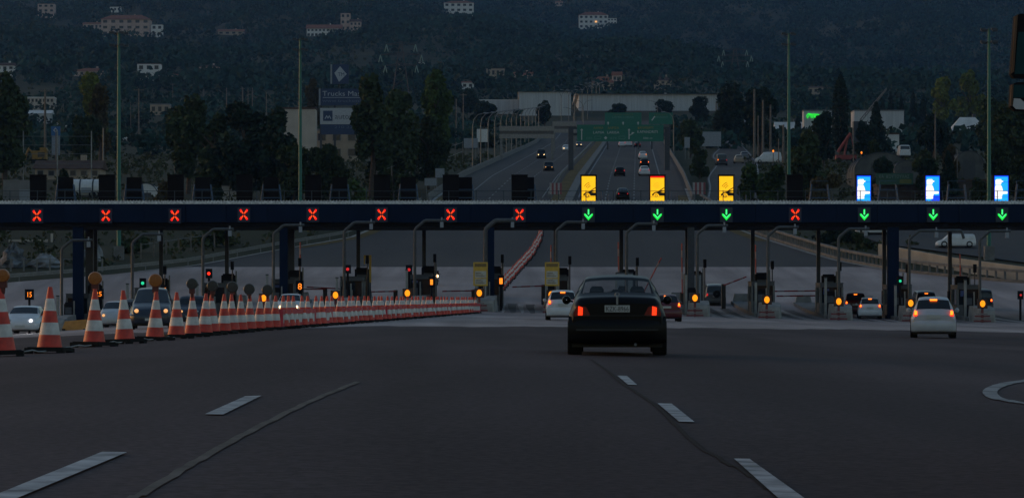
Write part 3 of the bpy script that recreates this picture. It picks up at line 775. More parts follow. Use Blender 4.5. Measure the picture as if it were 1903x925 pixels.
# sign boxes standing on the gantry
box_m = M('sign_box_black', (.010, .008, .009), .9, var=.2)
bn = [0, 0]
for i, x_ in enumerate(sig_x):
    Xs = px(x_, YG); zb_ = zt + .06
    w, h = .62, 2.16
    if i in (8, 9, 10): lab = ['left-hand yellow panel with a dark car under radio waves', 'middle yellow panel with a fainter car symbol and a reddish edge', 'right-hand yellow panel with a dark car under radio waves'][i - 8]
    elif i >= 12: lab = ['left-hand blue panel with a white toll clerk figure', 'middle blue panel with a white toll clerk figure, half deep blue', 'right-hand blue panel with a white toll clerk figure and banded background'][i - 12]
    elif i == 11: lab = 'black unlit panel on the gantry between yellow and blue panels'
    elif i == 7: lab = 'wide black unlit panel on the gantry next to the left-hand yellow panel'
    else: lab = 'black unlit panel on the gantry above the %s red cross from the left' % ORD[i]
    t = thing('message_board', lab, 'sign panel', (Xs + (.0 if i < 8 else .02), YG + .35, zb_), 0, 'sign panels standing on the gantry')
    MB().box(-w, w, .0, .35, .02, h).box(-w + .1, -w + .2, .1, .25, -.06, .02).box(w - .2, w - .1, .1, .25, -.06, .02).box(-w - .02, w + .02, -.12, .36, h, h + .05).build('housing', box_m, t)
    if i in (8, 9, 10):
        sw = .53
        scr = MB().box(-sw, sw, -.03, -.003, .06, h - .08).build('screen', E_yellow, t)
        if i == 9: MB().box(-sw, sw, -.034, -.031, h - .20, h - .08).build('red_edge', E_red, t)
        sym = MB()
        y0, y1 = -.05, -.04
        dark = M('screen_symbol', (.03, .018, .004), .6, var=0)
        faint = M('screen_symbol_faint', (.5, .3, .02), .6, var=0, emit=(1, .45, .01), es=.62)
        def arc(cx, cz, r, a0, a1, th=.035):
            pts = [(cx + r * math.cos(R(a)), cz + r * math.sin(R(a))) for a in np.linspace(a0, a1, 7)]
            for p, q in zip(pts[:-1], pts[1:]):
                d = Vector((q[0] - p[0], q[1] - p[1])).normalized() * (th / 2)
                sym.prism([(p[0] - d.y, p[1] + d.x), (q[0] - d.y, q[1] + d.x), (q[0] + d.y, q[1] - d.x), (p[0] + d.y, p[1] - d.x)], y0, y1)
        wv = sym
        for r in (.42, .56, .70): arc(.28, .95, r, 108, 150)
        if i == 9: sym.build('wave_symbol', faint, t); sym = MB()
        # car bonnet, wing and windscreen pillar seen from the side
        sym.prism([(-.42, .60), (-.40, .72), (-.22, .86), (.10, .93), (.30, 1.0), (sw, .98), (sw, .92), (.22, .86), (sw, .82), (sw, .58), (.14, .58), (.09, .70), (-.03, .79), (-.16, .79), (-.27, .70), (-.30, .58)], y0, y1)
        sym.prism([(.05, .94), (sw, 1.24), (sw, 1.17), (.16, .93)], y0 - .002, y1 + .002)
        arc(-.10, .60, .10, 0, 360, .04)
        if i != 9: arc(-.10, .60, .16, -200, 20, .03)
        sym.build('car_symbol', dark, t)
    elif i >= 12:
        sw = .54
        MB().box(-sw, sw, -.03, -.003, .04, h - .03).build('screen', E_bluedeep, t)
        bl = MB()
        rows_ = 5
        for r in range(rows_):
            z0 = .10 + r * (h - .22) / rows_; z1 = z0 + (h - .22) / rows_ - (.035 if r % 2 else .0)
            if i == 13: bl.box(-sw + .05, (.12 if r > 1 else -.1), -.036, -.031, z0, z1)
            else: bl.box(-sw + .05, sw - .05, -.036, -.031, z0, z1)
        bl.build('lit_background', E_bluecyan if i != 14 else E_bluecyan, t)
        if i == 13: MB().box(.13, sw - .05, -.036, -.031, .6, h - .12).build('dim_background', E_blue, t)
        sgm = MB()
        def bb(x0, x1, z0, z1): sgm.box(x0, x1, -.05, -.042, z0, z1)
        sgm.prism([(-.50, .35), (.02, .35), (.05, .62), (.10, .72), (.46, .74), (.46, .94), (.12, .95), (.04, 1.25), (-.02, 1.38), (-.46, 1.38), (-.50, 1.2)], -.05, -.042)
        sgm.prism([(-.46, 1.42), (-.06, 1.42), (-.02, 1.52), (.0, 1.62), (.13, 1.66), (.13, 1.72), (.0, 1.76), (-.03, 1.86), (-.36, 1.86), (-.47, 1.78)], -.05, -.042)
        sgm.build('clerk_symbol', E_white, t)
    # blue service frame and the back of the panel for the other direction
    off = {6: 1.05, 7: .55}.get(i, 2.0)
    if i in (8, 9, 10): off = 1.1
    t2 = thing('service_ladder', 'blue steel service frame beside the %s panel from the left on the gantry' % ORD[i], 'frame', (Xs + off, YG + 1.0, zt + .05), 0, 'blue service frames on the gantry')
    f = MB()
    if i not in (8, 9, 10):
        for sx in (-.72, .72):
            f.tube([(sx * 1.1, 0, 0), (sx * .85, .05, 1.5)], .045, 6); f.tube([(sx * 1.1, .5, 0), (sx * .85, .45, 1.5)], .045, 6)
        for zz in (.45, 1.1): f.tube([(-.75, 0, zz), (.75, 0, zz)], .03, 6)
        if i >= 11: f.tube([(-.70, 0, 1.75), (.65, 0, 1.75)], .02, 6); f.tube([(-.70, 0, 1.0), (-.70, 0, 1.75)], .03, 6)
    else:
        f.tube([(.0, 0, 0), (.0, 0, 1.0)], .04, 6).tube([(.5, 0, 0), (.5, 0, .7)], .04, 6)
    f.build('steel_frame', blue_steel, t2)
    if i <= 7: MB().box(-.58, .58, .12, .40, .12, 2.05).build('panel_back', box_m, t2)

# ------------------------------------------------------------------ toll islands
islands = list(range(-6, 8))
def iX(k): return -2.41 + 5.3 * k
def IO(k): return ORD[k + 6]
def slope_box(mb, x0, x1, y0, y1, h, base, mi=0, n=6, drop=.4):
    vs = []
    for i in range(n + 1):
        Y = y0 + (y1 - y0) * i / n; z = g(base[0], base[1] + Y) - base[2]
        vs += [(x0, Y, z - drop), (x1, Y, z - drop), (x1, Y, z + h), (x0, Y, z + h)]
    fs = [(0, 1, 2, 3), (4 * n + 3, 4 * n + 2, 4 * n + 1, 4 * n)]
    for i in range(n):
        a = 4 * i
        fs += [(a + 3, a + 2, a + 6, a + 7), (a, a + 3, a + 7, a + 4), (a + 2, a + 1, a + 5, a + 6)]
    mb.add(vs, fs, mi)
for k in islands:
    X0 = iX(k); Y0 = 211.0; Z0 = g(X0, Y0); o = IO(k)
    base = (X0 + .55, Y0, Z0)
    t = thing('toll_island', 'concrete toll island with rounded nose, %s from the left' % o, 'toll island', base, 0, 'concrete toll islands')
    mb = MB(); slope_box(mb, -.85, .85, 4, 30, .28, base); mb.build('kerb', conc_dark, t)
    # blunt concrete nose rising behind the lamp
    mb = MB(); vs = []
    for yy, w_, h_ in ((-.0, .46, .60), (.15, .60, .85), (1.2, .76, 1.05), (3.2, .84, 1.15), (4.4, .84, 1.15)):
        z = g(base[0], Y0 + yy) - Z0
        vs += [(-w_, yy, z - .3), (-w_ * .85, yy, z + h_), (w_ * .85, yy, z + h_), (w_, yy, z - .3)]
    n = 5
    mb.add(vs, [(0, 1, 2, 3)[::-1], (16, 17, 18, 19)] + [(4 * i + j, 4 * i + j + 4, 4 * i + j + 5, 4 * i + j + 1) for i in range(4) for j in range(3)])
    mb.build('nose', conc_wall, t)
    mb = MB(); vs = []
    for yy, w_, h_ in ((30, .8, .9), (33, .5, .7), (35, .25, .35)):
        z = g(base[0], Y0 + yy) - Z0
        vs += [(-w_, yy, z - .3), (-w_ * .7, yy, z + h_), (w_ * .7, yy, z + h_), (w_, yy, z - .3)]
    mb.add(vs, [(0, 1, 2, 3)[::-1], (8, 9, 10, 11)] + [(4 * i + j, 4 * i + j + 4, 4 * i + j + 5, 4 * i + j + 1) for i in range(2) for j in range(3)])
    mb.build('end_block', conc_wall, t)
    # flashing amber lamp on a red and white cushion
    if k >= -3:
        l = thing('warning_lamp', 'lit amber lamp over a buffer on the %s toll island from the left' % o, 'warning lamp', (X0, Y0 - .8, Z0), 0, 'amber lamps on the island noses')
        MB().box(-.36, .36, 0, .2, 1.02, 1.72).build('housing', M('lamp_backboard', (.05, .022, .012), .6, var=.2), l)
        le = MB().lathe([(.001, -.06), (.14, -.055), (.185, -.02), (.195, .0)], 16, 0, 'y', (0, 0, 0)).build('lens', E_amber, l, (0, 0, 1.38)); le.scale = (1, 1, 1.28)
        c = MB()
        for q, (zz, w_) in enumerate(((.04, .62), (.22, .60), (.40, .55), (.56, .36))): c.box(-w_, w_, .0, .3, zz, zz + .12, q % 2)
        c.box(-.08, .08, .05, .25, .0, 1.02, 0).build('buffer', [M('faded_buffer_red', (.15, .03, .035), .6, var=.25), M('faded_buffer_grey', (.2, .16, .16), .6, var=.25)], l)
    # bent pipe carrying a small camera over the lane
    Xp, Yp = X0 + .42, 214.0; Zp = g(Xp, Yp)
    zT = 6.78; full = k >= 5
    p = thing('lane_pipe', 'bent grey pipe reaching over the lane from the %s toll island' % o, 'pipe', (Xp, Yp, Zp), 0, 'bent pipes over the lanes')
    rr = .17 if k in (0,) else .11
    dx_ = 1.05 if k not in (6,) else 2.6
    pts = [(0, 0, .2), (0, 0, zT - .75), (.08, 0, zT - .58), (.70, 0, zT - .05), (.85, 0, zT), (.85 + dx_ + .4, 0, zT)]
    if k == 6: pts += [(3.1 + .85, 0, zT - .1), (4.5 - .4, 0, zT - .6)]
    MB().tube(pts, rr, 8).build('pipe', grey_pipe, p)
    MB().box(.85 + 1.05, .85 + 1.3, -.2, .1, zT - .52, zT - .1).tube([(.85 + 1.17, -.05, zT), (.85 + 1.17, -.05, zT + .25)], .06, 6).build('camera_box', pale_grey, p)
    # dark post behind the booth up to the soffit
    Xq, Yq = X0 + .62, 230.0; Zq = g(Xq, Yq)
    q = thing('rear_post', 'dark thin post under the gantry at the back of the %s toll island' % o, 'post', (Xq, Yq, Zq), 0, 'dark posts under the gantry')
    MB().box(-.15, .15, -.15, .15, -.1, zu - Zq + .02).build('shaft', dark_pole, q)
    MB().box(-.19, .19, -.19, .19, .0, 1.9).build('lower_sleeve', black, q)
    # booth
    Yb = 220.5; Zb = g(X0 + .55, Yb) + .26
    # sizes relative to the kerb
    bX = X0 + .62
    if k in (2, 3):
        b = thing('closed_cabinet', ['tall pale grey cabinet on the toll island behind the black saloon', 'tall pale grey double cabinet beside the dark column right of the black saloon'][k - 2], 'cabinet', (bX - .1, Yb, Zb), 0, 'tall grey cabinets')
        MB().box(-.62, -.01, 0, 1.6, 0, 2.75).build('door', pale_grey, b); MB().box(.01, .62, 0, 1.6, 0, 2.72).build('door', pale_grey, b)
        MB().box(-.66, .66, -.03, 1.63, 2.76, 2.84).box(-.66, -.63, -.02, 1.6, 0, 2.76).box(.63, .66, -.02, 1.6, 0, 2.76).build('frame', dark_pole, b)
    else:
        b = thing('toll_booth', 'dark-windowed toll booth with pale posts on the %s island from the left' % o, 'toll booth', (bX, Yb, Zb), 0, 'toll booths')
        w_ = .84; hh = 2.35
        MB().box(-w_, w_, 0, 3.2, 0, .85).build('lower_wall', M('booth_grey', (.075, .075, .08), .6, var=.2), b)
        MB().box(-w_ + .06, w_ - .06, .05, 3.15, .85, hh - .3).build('window', glass, b)
        for sx in (-1, 1):
            MB().box(sx * w_ - .075, sx * w_ + .075, -.04, .2, 0, hh - .31).build('corner_post', conc_dark, b); MB().box(sx * w_ - .08, sx * w_ + .08, 3.0, 3.24, 0, hh - .31).build('corner_post', conc_wall, b)
        MB().box(-.07, .07, -.03, .06, .3, 1.35).build('mullion', conc_wall, b)
        MB().box(-w_ - .04, w_ + .04, -.1, 3.4, hh - .3, hh).box(-w_ - .07, w_ + .07, -.13, 3.42, hh + .003, hh + .06).build('roof', M('booth_roof', (.055, .055, .06), .6, var=.2), b)
        if k % 2: MB().box(-w_ + .2, -w_ + .65, -.06, -.01, 1.5, 1.95).build('notice', M('blue_notice', (.03, .05, .16), .5, var=.1), b)
    # dark ticket machine and equipment rack ahead of and behind the booth
    for nm, lab, dx, Yy, ww, hh in (('ticket_machine', 'dark ticket machine in front of the %s toll booth from the left' % o, -.35, 218.2, .34, 1.75), ('equipment_rack', 'dark equipment rack behind the %s toll booth from the left' % o, .45, 226.5, .55, 2.9)):
        Xc = bX + dx; Zc = g(Xc, Yy) + .2
        c = thing(nm, lab, nm.replace('_', ' '), (Xc, Yy, Zc), 0, nm.replace('_', ' ') + 's on the islands')
        MB().box(-ww, ww, 0, .5, -.1, hh).box(-ww * .8, ww * .8, .05, .45, hh, hh + .12).build('body', black, c)
        MB().box(-ww * .7, ww * .7, -.03, -.003, hh * .55, hh * .85).build('screen' if nm == 'ticket_machine' else 'access_door', M('machine_face', (.05, .055, .07), .5, var=.2), c)
        MB().box(ww + .02, ww + .12, .1, .2, -.1, hh * 1.12).build('guard_post', conc_wall, c)
    # grey camera post and a slim white bollard
    for nm, lab, dx, Yy, hh, mt in (('camera_post', 'thin camera post with a dark head at the %s toll booth from the left' % o, 1.15, 224.0, 3.6, dark_pole),
                                     ('marker_post', 'slim pale marker post in front of the %s toll booth from the left' % o, -.78, 216.5, 3.05 if k % 2 else 2.6, conc_wall)):
        Xc = X0 + .5 + dx; Zc = g(Xc, Yy)
        c = thing(nm, lab, 'post', (Xc, Yy, Zc), 0, nm.replace('_', ' ') + 's at the booths')
        if nm == 'camera_post':
            MB().tube([(0, 0, .0), (0, 0, hh)], .05, 6).build('pole', mt, c); MB().box(-.12, .12, -.25, .12, hh - .05, hh + .6).build('camera_head', black, c)
        else:
            MB().box(-.09, .09, -.09, .09, 0, hh).build('shaft', mt, c); MB().box(-.11, .11, -.11, .11, hh, hh + .08).build('cap', dark_pole, c)
# lit number displays and small traffic lights on the lane posts
for x_, y_, nm, lab, m_, w_, h_ in ((54, 547, 'number_display', 'orange number display above the pale saloon at the left edge', E_orange, 5, 5),
                                     (183, 546, 'number_display', 'orange number display beside the second amber disc from the left', E_orange, 6, 4.5),
                                     (305, 539, 'number_display', 'orange number display above the dark people carrier', E_orange, 3, 5),
                                     (557, 532, 'number_display', 'orange digit display above the white car with bright headlamps', E_orange, 4, 6),
                                     (802, 524, 'number_display', 'small orange display left of the motorcycle lamp', E_orange, 2.5, 5),
                                     (931, 522, 'number_display', 'orange display on the island beside the far row of cones', E_orange, 3, 5.5),
                                     (265, 526, 'traffic_light', 'green light on a dark toll cabinet behind the dark people carrier', E_teal, 3, 4.5),
                                     (388, 508, 'traffic_light', 'red light at a toll lane behind the cones', E_brake, 3, 4),
                                     (646, 500, 'traffic_light', 'red light on the booth behind the amber lamp', E_tail, 3, 3),
                                     (760, 501, 'traffic_light', 'red light at the edge of the booth next to the motorcycle', E_tail, 3, 4),
                                     (1673, 522, 'traffic_light', 'green light beside the blue column on the right', E_teal, 2.5, 4),
                                     (1897, 548, 'traffic_light', 'red light at the right edge of the photo', E_tail, 2, 3)):
    Yd = 217.2; Xd = px(x_, Yd); zd = pz(y_, Yd); z0 = g(Xd, Yd); s = Yd / F
    t = thing(nm, lab, nm.replace('_', ' '), (Xd, Yd, z0), 0, nm.replace('_', ' ') + 's at the tolls')
    MB().box(-w_ * s - .12, w_ * s + .12, 0, .3, zd - z0 - h_ * s - .2, zd - z0 + h_ * s + .2).tube([(0, .15, -.05), (0, .15, zd - z0 - h_ * s - .1)], .09, 6).build('housing', black, t)
    if nm == 'number_display':
        d = MB(); rw_ = 4
        digs = {54: '15', 183: '25', 305: '1', 557: '8'}.get(x_)
        if digs: o_ = lettering(t, digs, 2 * h_ * s * .95, -w_ * s, -.012, zd - z0 - h_ * s * .95, m_, 2 * w_ * s, 'digits')
        else: MB().box(-w_ * s, w_ * s, -.02, -.003, zd - z0 - h_ * s, zd - z0 + h_ * s).build('lamp', m_, t)
    else:
        MB().lathe([(.001, -.05), (w_ * s * .8, -.04), (w_ * s, -.002)], 12, 0, 'y', (0, 0, zd - z0)).build('lamp', m_, t)

# yellow information boards
for x_, lab in ((893, 'yellow information board with white panels left of the dark column in the middle'), (1026, 'yellow information board with white panels above the white braking hatchback')):
    Yd = 212.5; Xd = px(x_, Yd); s = Yd / F; z0 = g(Xd, Yd); zt_ = pz(487, Yd) - z0; zb2 = pz(531, Yd) - z0
    t = thing('information_board', lab, 'board', (Xd, Yd, z0), 0, 'yellow information boards')
    MB().box(-.54, .54, 0, .06, zb2, zt_).build('panel', yellow_paint, t)
    MB().box(-.42, .42, -.012, -.003, zb2 + .12, zb2 + .52).box(-.42, .42, -.012, -.003, zb2 + .60, zb2 + 1.1).build('white_panel', M('board_white', (.42, .40, .36), .5, var=.15), t)
    d = MB()
    for r in range(3):
        for zz in (zb2 + .2, zb2 + .72): d.box(-.36, .30 - .12 * r, -.018, -.013, zz + r * .11, zz + r * .11 + .04)
    d.build('print', M('board_print', (.18, .11, .03), .6, var=.1), t); d = MB()
    d.box(-.44, .44, -.008, -.002, zt_ - .34, zt_ - .10)
    d.build('heading', M('board_print', (.18, .11, .03), .6, var=.1), t)
    MB().box(-.42, -.32, .02, .12, -.05, zb2).build('leg', conc_wall, t); MB().box(.32, .42, .02, .12, -.05, zb2).build('leg', conc_wall, t)
t = thing('orange_board', 'orange frame board standing beside the booth left of the middle', 'board', at(683, 226), 0)
zz = pz(520, 226) - t.location.z; z1 = pz(474, 226) - t.location.z
MB().box(-.3, .3, 0, .08, z1 - .3, z1).box(.14, .3, 0, .08, zz - .2, z1 - .3).box(-.3, -.2, 0, .08, z1 - .7, z1 - .3).build('panel', yellow_paint, t)
MB().box(.18, .27, .01, .07, -.05, zz - .2).build('leg', dark_pole, t)

# tyre marks and worn pale paint where the lanes enter between the islands
skid = M('tyre_mark', (.13, .112, .108), .9, var=.5, scale=1.2); smear = M('worn_pale_smear', (.42, .37, .355), .85, var=.5, scale=1.0)
rs_ = random.Random(3)
for k in range(-6, 8):
    xm = iX(k) + .55 + 2.65
    for dx, m_, nm in ((-.75, skid, 'tyre_mark'), (.7, skid, 'tyre_mark'), (-.05, smear, 'worn_marking'), (-1.5, smear, 'worn_marking')):
        P_ = []
        for q in range(9):
            Y = 208 + q * 3.2 + rs_.uniform(-.5, .5); P_.append((xm + dx + .05 * math.sin(q * .8 + k) , Y))
        strip(nm, P_, .12 if nm == 'worn_marking' else .3, .75 if nm == 'tyre_mark' else .5, m_, .012)
# barrier gates
GATES = [((604, 537), (508, 537), 'closing the lane behind the white car with bright headlamps'), ((735, 541), (690, 542), 'closing the lane left of the motorcycle'),
         ((880, 540), (822, 541), 'closing the lane right of the motorcycle'), ((1010, 531), (952, 533), 'closing the lane beside the yellow board'),
         ((662, 538), (570, 533), 'sloping across the lane left of the middle booth'),
         ((1024, 540), (1024, 455), 'raised upright next to the right-hand yellow board'), ((1150, 540), (1149, 450), 'raised upright above the roof of the black saloon'),
         ((1195, 545), (1229, 479), 'raised at a slant above the black saloon'), ((1268, 545), (1267, 452), 'raised upright right of the dark red hatchback'),
         ((1345, 530), (1387, 514), 'half raised in front of the dark off-road car'), ((1405, 545), (1404, 455), 'raised upright at the tall pipe right of the off-road car'),
         ((1520, 540), (1432, 541), 'closing the lane under the lone red cross'), ((1530, 549), (1443, 550), 'second across the lane under the lone red cross'),
         ((558, 530), (558, 450), 'thin upright one beside the two blue columns'), ((1785, 545), (1784, 472), 'raised upright left of the right-hand amber lamp')]
for a, b, lab in GATES:
    Yd = 233.0; s = Yd / F
    Xa = px(a[0], Yd); z0 = g(Xa, Yd); za = pz(a[1], Yd)
    t = thing('barrier_gate', 'red and white barrier arm ' + lab, 'barrier gate', (Xa, Yd, z0), 0, 'barrier gates behind the booths')
    MB().box(-.17, .17, .05, .4, -.05, max(.7, za - z0 + .1)).build('cabinet', M('gate_cabinet', (.06, .05, .05), .6, var=.2), t)
    m = MB(); A = Vector((0, -.02, za - z0)); B = Vector((px(b[0], Yd) - Xa, -.02, pz(b[1], Yd) - z0)); nS = 7
    for i in range(nS):
        p = A.lerp(B, i / nS); q = A.lerp(B, (i + .995) / nS); m.tube([p, q], .055, 4, 1 if i % 3 == 2 else 0, sm=False)
    m.build('arm', [M('arm_red', (.34, .04, .035), .55, var=.2), M('arm_white', (.30, .20, .19), .55, var=.2)], t)

# orange barrier board lit at the island on the left
t = thing('orange_barrier', 'orange plastic barrier at the foot of the wide blue column on the left', 'barrier', at(138, 190), 0)
MB().prism([(-.85, 0), (.85, 0), (.78, .72), (-.62, .6)], 0, .35).build('panel', M('orange_plastic', (.50, .22, .05), .5, var=.2), t)
MB().box(-.8, -.6, -.1, .45, -.02, .1).box(.6, .8, -.1, .45, -.02, .1).build('feet', black, t)

# ------------------------------------------------------------------ cones, discs, barriers, rope
tab_x = [-40, 5, 92, 175, 232, 288, 328, 358, 380, 395, 412, 432, 448, 463, 480, 497, 513, 528, 543, 556, 570, 583, 640, 700, 760, 820, 860, 886]
tab_Y = [43, 46.2, 48.8, 56, 60.5, 65.5, 69.5, 73, 76, 78, 80.5, 83, 85, 87.5, 90, 92.5, 95, 97, 99, 101, 103, 105, 114, 126, 142, 164, 184, 203]
cone_x = [5, 92, 175, 232, 288, 328, 358, 380, 395, 415, 432, 448, 463, 480, 497, 510, 526, 537, 546, 562, 574, 586]
x = 597.0
while x < 886: cone_x.append(x); x += float(np.interp(x, [590, 700, 800, 886], [11, 8.5, 6, 4]))
CH = 1.13
def cone_proto(label, nseg):
    t = thing('traffic_cone', label, 'traffic cone', (0, 0, 0), 0, 'red and white cones in a line')
    m = MB()
    b = MB().box(-.34, .34, -.34, .34, .03, .085).box(-.30, .30, -.30, .30, .085, .10)
    for sx in (-.28, .28):
        for sy in (-.28, .28): b.box(sx - .06, sx + .06, sy - .06, sy + .06, -.015, .03)
    b.build('base', rubber, t)
    zs = [.10, .30, .31, .51, .52, .71, .72, .92, .93, 1.10, CH, CH]
    rz_ = lambda z: .215 + (.035 - .215) * (z - .1) / (CH - .1)
    prof = [(rz_(z), z) for z in (.10, .31, .52, .72, .93, CH)] + [(.001, CH)]
    m.lathe(prof, nseg, 0, 'z', mis=[0, 1, 0, 1, 0, 0]); m.build('body', [red_cone, white_cone], t)
    return t
near = ['red and white traffic cone cut by the left edge of the photo', 'nearest whole red and white traffic cone, second from the left edge', 'third red and white cone from the left, under an amber disc', 'fourth cone from the left, in front of the dark people carrier',
        'fifth cone from the left, at the right of the dark people carrier', 'sixth cone from the left, just right of the dark people carrier', 'seventh red and white cone from the left', 'eighth red and white cone from the left']
proto = cone_proto('x', 20)
cone_spots = []
for i, x_ in enumerate(cone_x):
    x_ += random.uniform(-1.5, 1.5) if i > 8 else 0
    Yc = float(np.interp(x_, tab_x, tab_Y)) + (random.uniform(-.35, .35) if i > 8 else 0); X, Y, Z = at(x_, Yc)
    c = proto if i == 0 else copy_tree(proto)
    c.location = (X, Y, Z); 
    c.rotation_euler = (random.uniform(-.03, .03), random.uniform(-.045, .045), random.uniform(-.5, .5))
    c['label'] = near[i] if i < len(near) else 'one of the many cones in the receding line left of the black saloon'
    cone_spots.append((X, Y, Z))
cproto = cone_proto('x', 10)
for i, y_ in enumerate(np.linspace(540, 429, 44)):
    x_ = float(np.interp(y_, [429, 440, 455, 480, 508, 535, 541], [1006, 1004, 1000, 985, 960, 935, 932])) + random.uniform(-1.2, 1.2)
    Yc = hitY(x_, y_); c = cproto if i == 0 else copy_tree(cproto)
    c.location = (px(x_, Yc), Yc, g(px(x_, Yc), Yc)); c['label'] = 'one of the distant cones in the curving line beyond the tolls'; c['group'] = 'cones in a line beyond the tolls'
# rope at the foot of the cones
pts = []
for (a, b) in zip(cone_spots[:10], cone_spots[1:11]):
    for k in range(6):
        q = k / 6; X = a[0] + (b[0] - a[0]) * q; Y = a[1] + (b[1] - a[1]) * q - .3 + .10 * math.sin(k * 2.1)
        pts.append((X, Y, g(X, Y) + .035 + .035 * abs(math.sin(k * 1.9))))
tag(MB().tube(pts, .014, 5).build('rope', M('pale_rope', (.25, .25, .25), .8, var=.2)), 'pale rope lying along the feet of the nearest cones', 'rope')
# round lamps on the cone tips
for x_, y_, lit, dx in ((5, 512, 1, 'cut by the left edge'), (177, 517, 1, 'on the third cone from the left'), (289, 521, 1, 'on the fifth cone in front of the people carrier'), (357, 527, 0, 'on the seventh cone'),
                     (395, 531, 0, 'on the ninth cone'), (432, 533, 0, 'on the eleventh cone'), (463, 537, 0, 'on the thirteenth cone'), (497, 539, 0, 'on the fifteenth cone')):
    Yc = float(np.interp(x_, tab_x, tab_Y)); X, Y, Z = at(x_, Yc); zc = pz(y_, Yc) - Z - CH
    s = Yc / F
    r = 12.5 * s if lit else 10.5 * s
    lab = ('large round amber disc lamp ' if lit else 'round unlit dark disc lamp ') + dx
    t = thing('disc_lamp', lab, 'warning lamp', (X, Y, Z + CH), 0, 'round lamps on the cones')
    MB().lathe([(.001, -.07), (r * .9, -.065), (r, -.03), (r, .04), (r * .8, .07)], 20, 0, 'y', (0, 0, max(zc, r * .9))).build('lens', E_amberdim if lit else M('dark_lens', (.03, .028, .03), .4, var=.2, scale=20), t)
    MB().lathe([(.035, -.12), (.05, .0), (.05, max(zc, r * .9) - r * .8)], 10, 0, 'z').box(-.07, .07, -.05, .05, -.02, max(.0, zc - r) + .02).build('socket', M('socket_red', (.10, .02, .015), .6, var=.2), t)
# hollow red and white barriers between the cones
for x0, x1, lab in ((526, 587, 'red framed white barrier in front of the white car with bright headlamps'), (606, 618, 'narrow red end of a barrier among the cones'), (636, 674, 'red framed barrier just right of the white car with bright headlamps'), (678, 716, 'red framed barrier further along the line of cones'), (720, 756, 'long low red barrier below the second amber lamp from the cones'), (760, 796, 'low red and white barrier near the motorcycle lamp'), (800, 832, 'low red and white barrier right of the motorcycle lamp'), (836, 864, 'small red barrier next to last in the line of cones'), (868, 893, 'last red barrier at the nose of the middle toll island')):
    Y0_ = float(np.interp(x0, tab_x, tab_Y)) - .55; Y1_ = float(np.interp(x1, tab_x, tab_Y)) - .55
    A = Vector(at(x0, Y0_)); B = Vector(at(x1, Y1_)); d = B - A; ln = Vector((d.x, d.y)).length; ang = math.atan2(d.y, d.x)
    t = thing('plastic_barrier', lab, 'barrier', A, 0, 'red and white barriers among the cones')
    t.rotation_euler = (0, -math.atan2(d.z, ln), ang)
    h = .66; th = .16
    MB().box(-.06, ln + .06, 0, .16, h - th, h).box(-.06, ln + .06, 0, .16, .02, .20).box(-.06, .1, .002, .158, .2, h - th).box(ln - .12, ln + .06, .002, .158, .2, h - th).build('frame', barrier_red, t)
    if ln > 1.0: MB().box(.1, ln - .12, .03, .13, .20, h - th).build('panel', barrier_white, t)
    MB().box(0, .25, -.12, .3, -.03, .02).box(ln - .25, ln, -.12, .3, -.03, .02).build('feet', rubber, t)

# ------------------------------------------------------------------ rails, walls and fences beside the road
def rail_along(name, label, cat, fn, off, Y0, Y1, kind, step=4.0):
    Ys = np.arange(Y0, Y1, 3.0); P_ = [(float(fn(Y)) + off, Y) for Y in Ys]
    X0_, Yb_ = P_[0]; z0 = g(X0_, Yb_)
    t = thing(name, label, cat, (X0_, Yb_, z0))
    lp = [(x - X0_, y - Yb_, g(x, y) - z0) for x, y in P_]
    if kind == 'steel':
        m = MB()
        for (a, b) in zip(lp[:-1], lp[1:]):
            for z_ in (.42, .62):
                d = .05
                m.add([(a[0], a[1], a[2] + z_), (b[0], b[1], b[2] + z_), (b[0], b[1], b[2] + z_ + .16), (a[0], a[1], a[2] + z_ + .16),
                       (a[0] + d, a[1], a[2] + z_), (b[0] + d, b[1], b[2] + z_), (b[0] + d, b[1], b[2] + z_ + .16), (a[0] + d, a[1], a[2] + z_ + .16)],
                      [(0, 1, 2, 3), (7, 6, 5, 4), (3, 2, 6, 7), (0, 4, 5, 1)])
        m.build('rail', galv, t)
        ac = 0; k = 0
        for i in range(0, len(lp), 2):
            if k >= 90: break
            a = lp[i]; MB().box(a[0] - .05, a[0] + .05, a[1] - .04, a[1] + .04, a[2] - .1, a[2] + .75).build('post', galv, t); k += 1
    elif kind == 'solid':
        m = MB(); vs = []
        for a in lp: vs += [(a[0] - .25, a[1], a[2] - .2), (a[0] - .1, a[1], a[2] + .85), (a[0] + .1, a[1], a[2] + .85), (a[0] + .25, a[1], a[2] - .2)]
        m.add(vs, [(4 * i + j, 4 * i + j + 4, 4 * i + j + 5, 4 * i + j + 1) for i in range(len(lp) - 1) for j in range(3)] + [(0, 1, 2, 3)]).build('wall', conc_dark, t)
    else:    # concrete parapet with balusters
        m = MB()
        for z0_, z1_, w_ in ((-.1, .25, .14), (.95, 1.2, .16)):
            vs = []
            for a in lp: vs += [(a[0] - w_, a[1], a[2] + z0_), (a[0] - w_, a[1], a[2] + z1_), (a[0] + w_, a[1], a[2] + z1_), (a[0] + w_, a[1], a[2] + z0_)]
            m.add(vs, [(4 * i + j, 4 * i + j + 4, 4 * i + (j + 1) % 4 + 4, 4 * i + (j + 1) % 4) for i in range(len(lp) - 1) for j in range(4)] + [(3, 2, 1, 0)])
        m.build('coping', conc_dark, t)
        k = 0
        for a, b in zip(lp[:-1], lp[1:]):
            for q in (0, .34, .67):
                if k >= 96: break
                c = [a[i] + (b[i] - a[i]) * q for i in range(3)]
                MB().box(c[0] - .09, c[0] + .09, c[1] - .16, c[1] + .16, c[2] + .2, c[2] + .97).build('baluster', conc_dark, t); k += 1
    return t
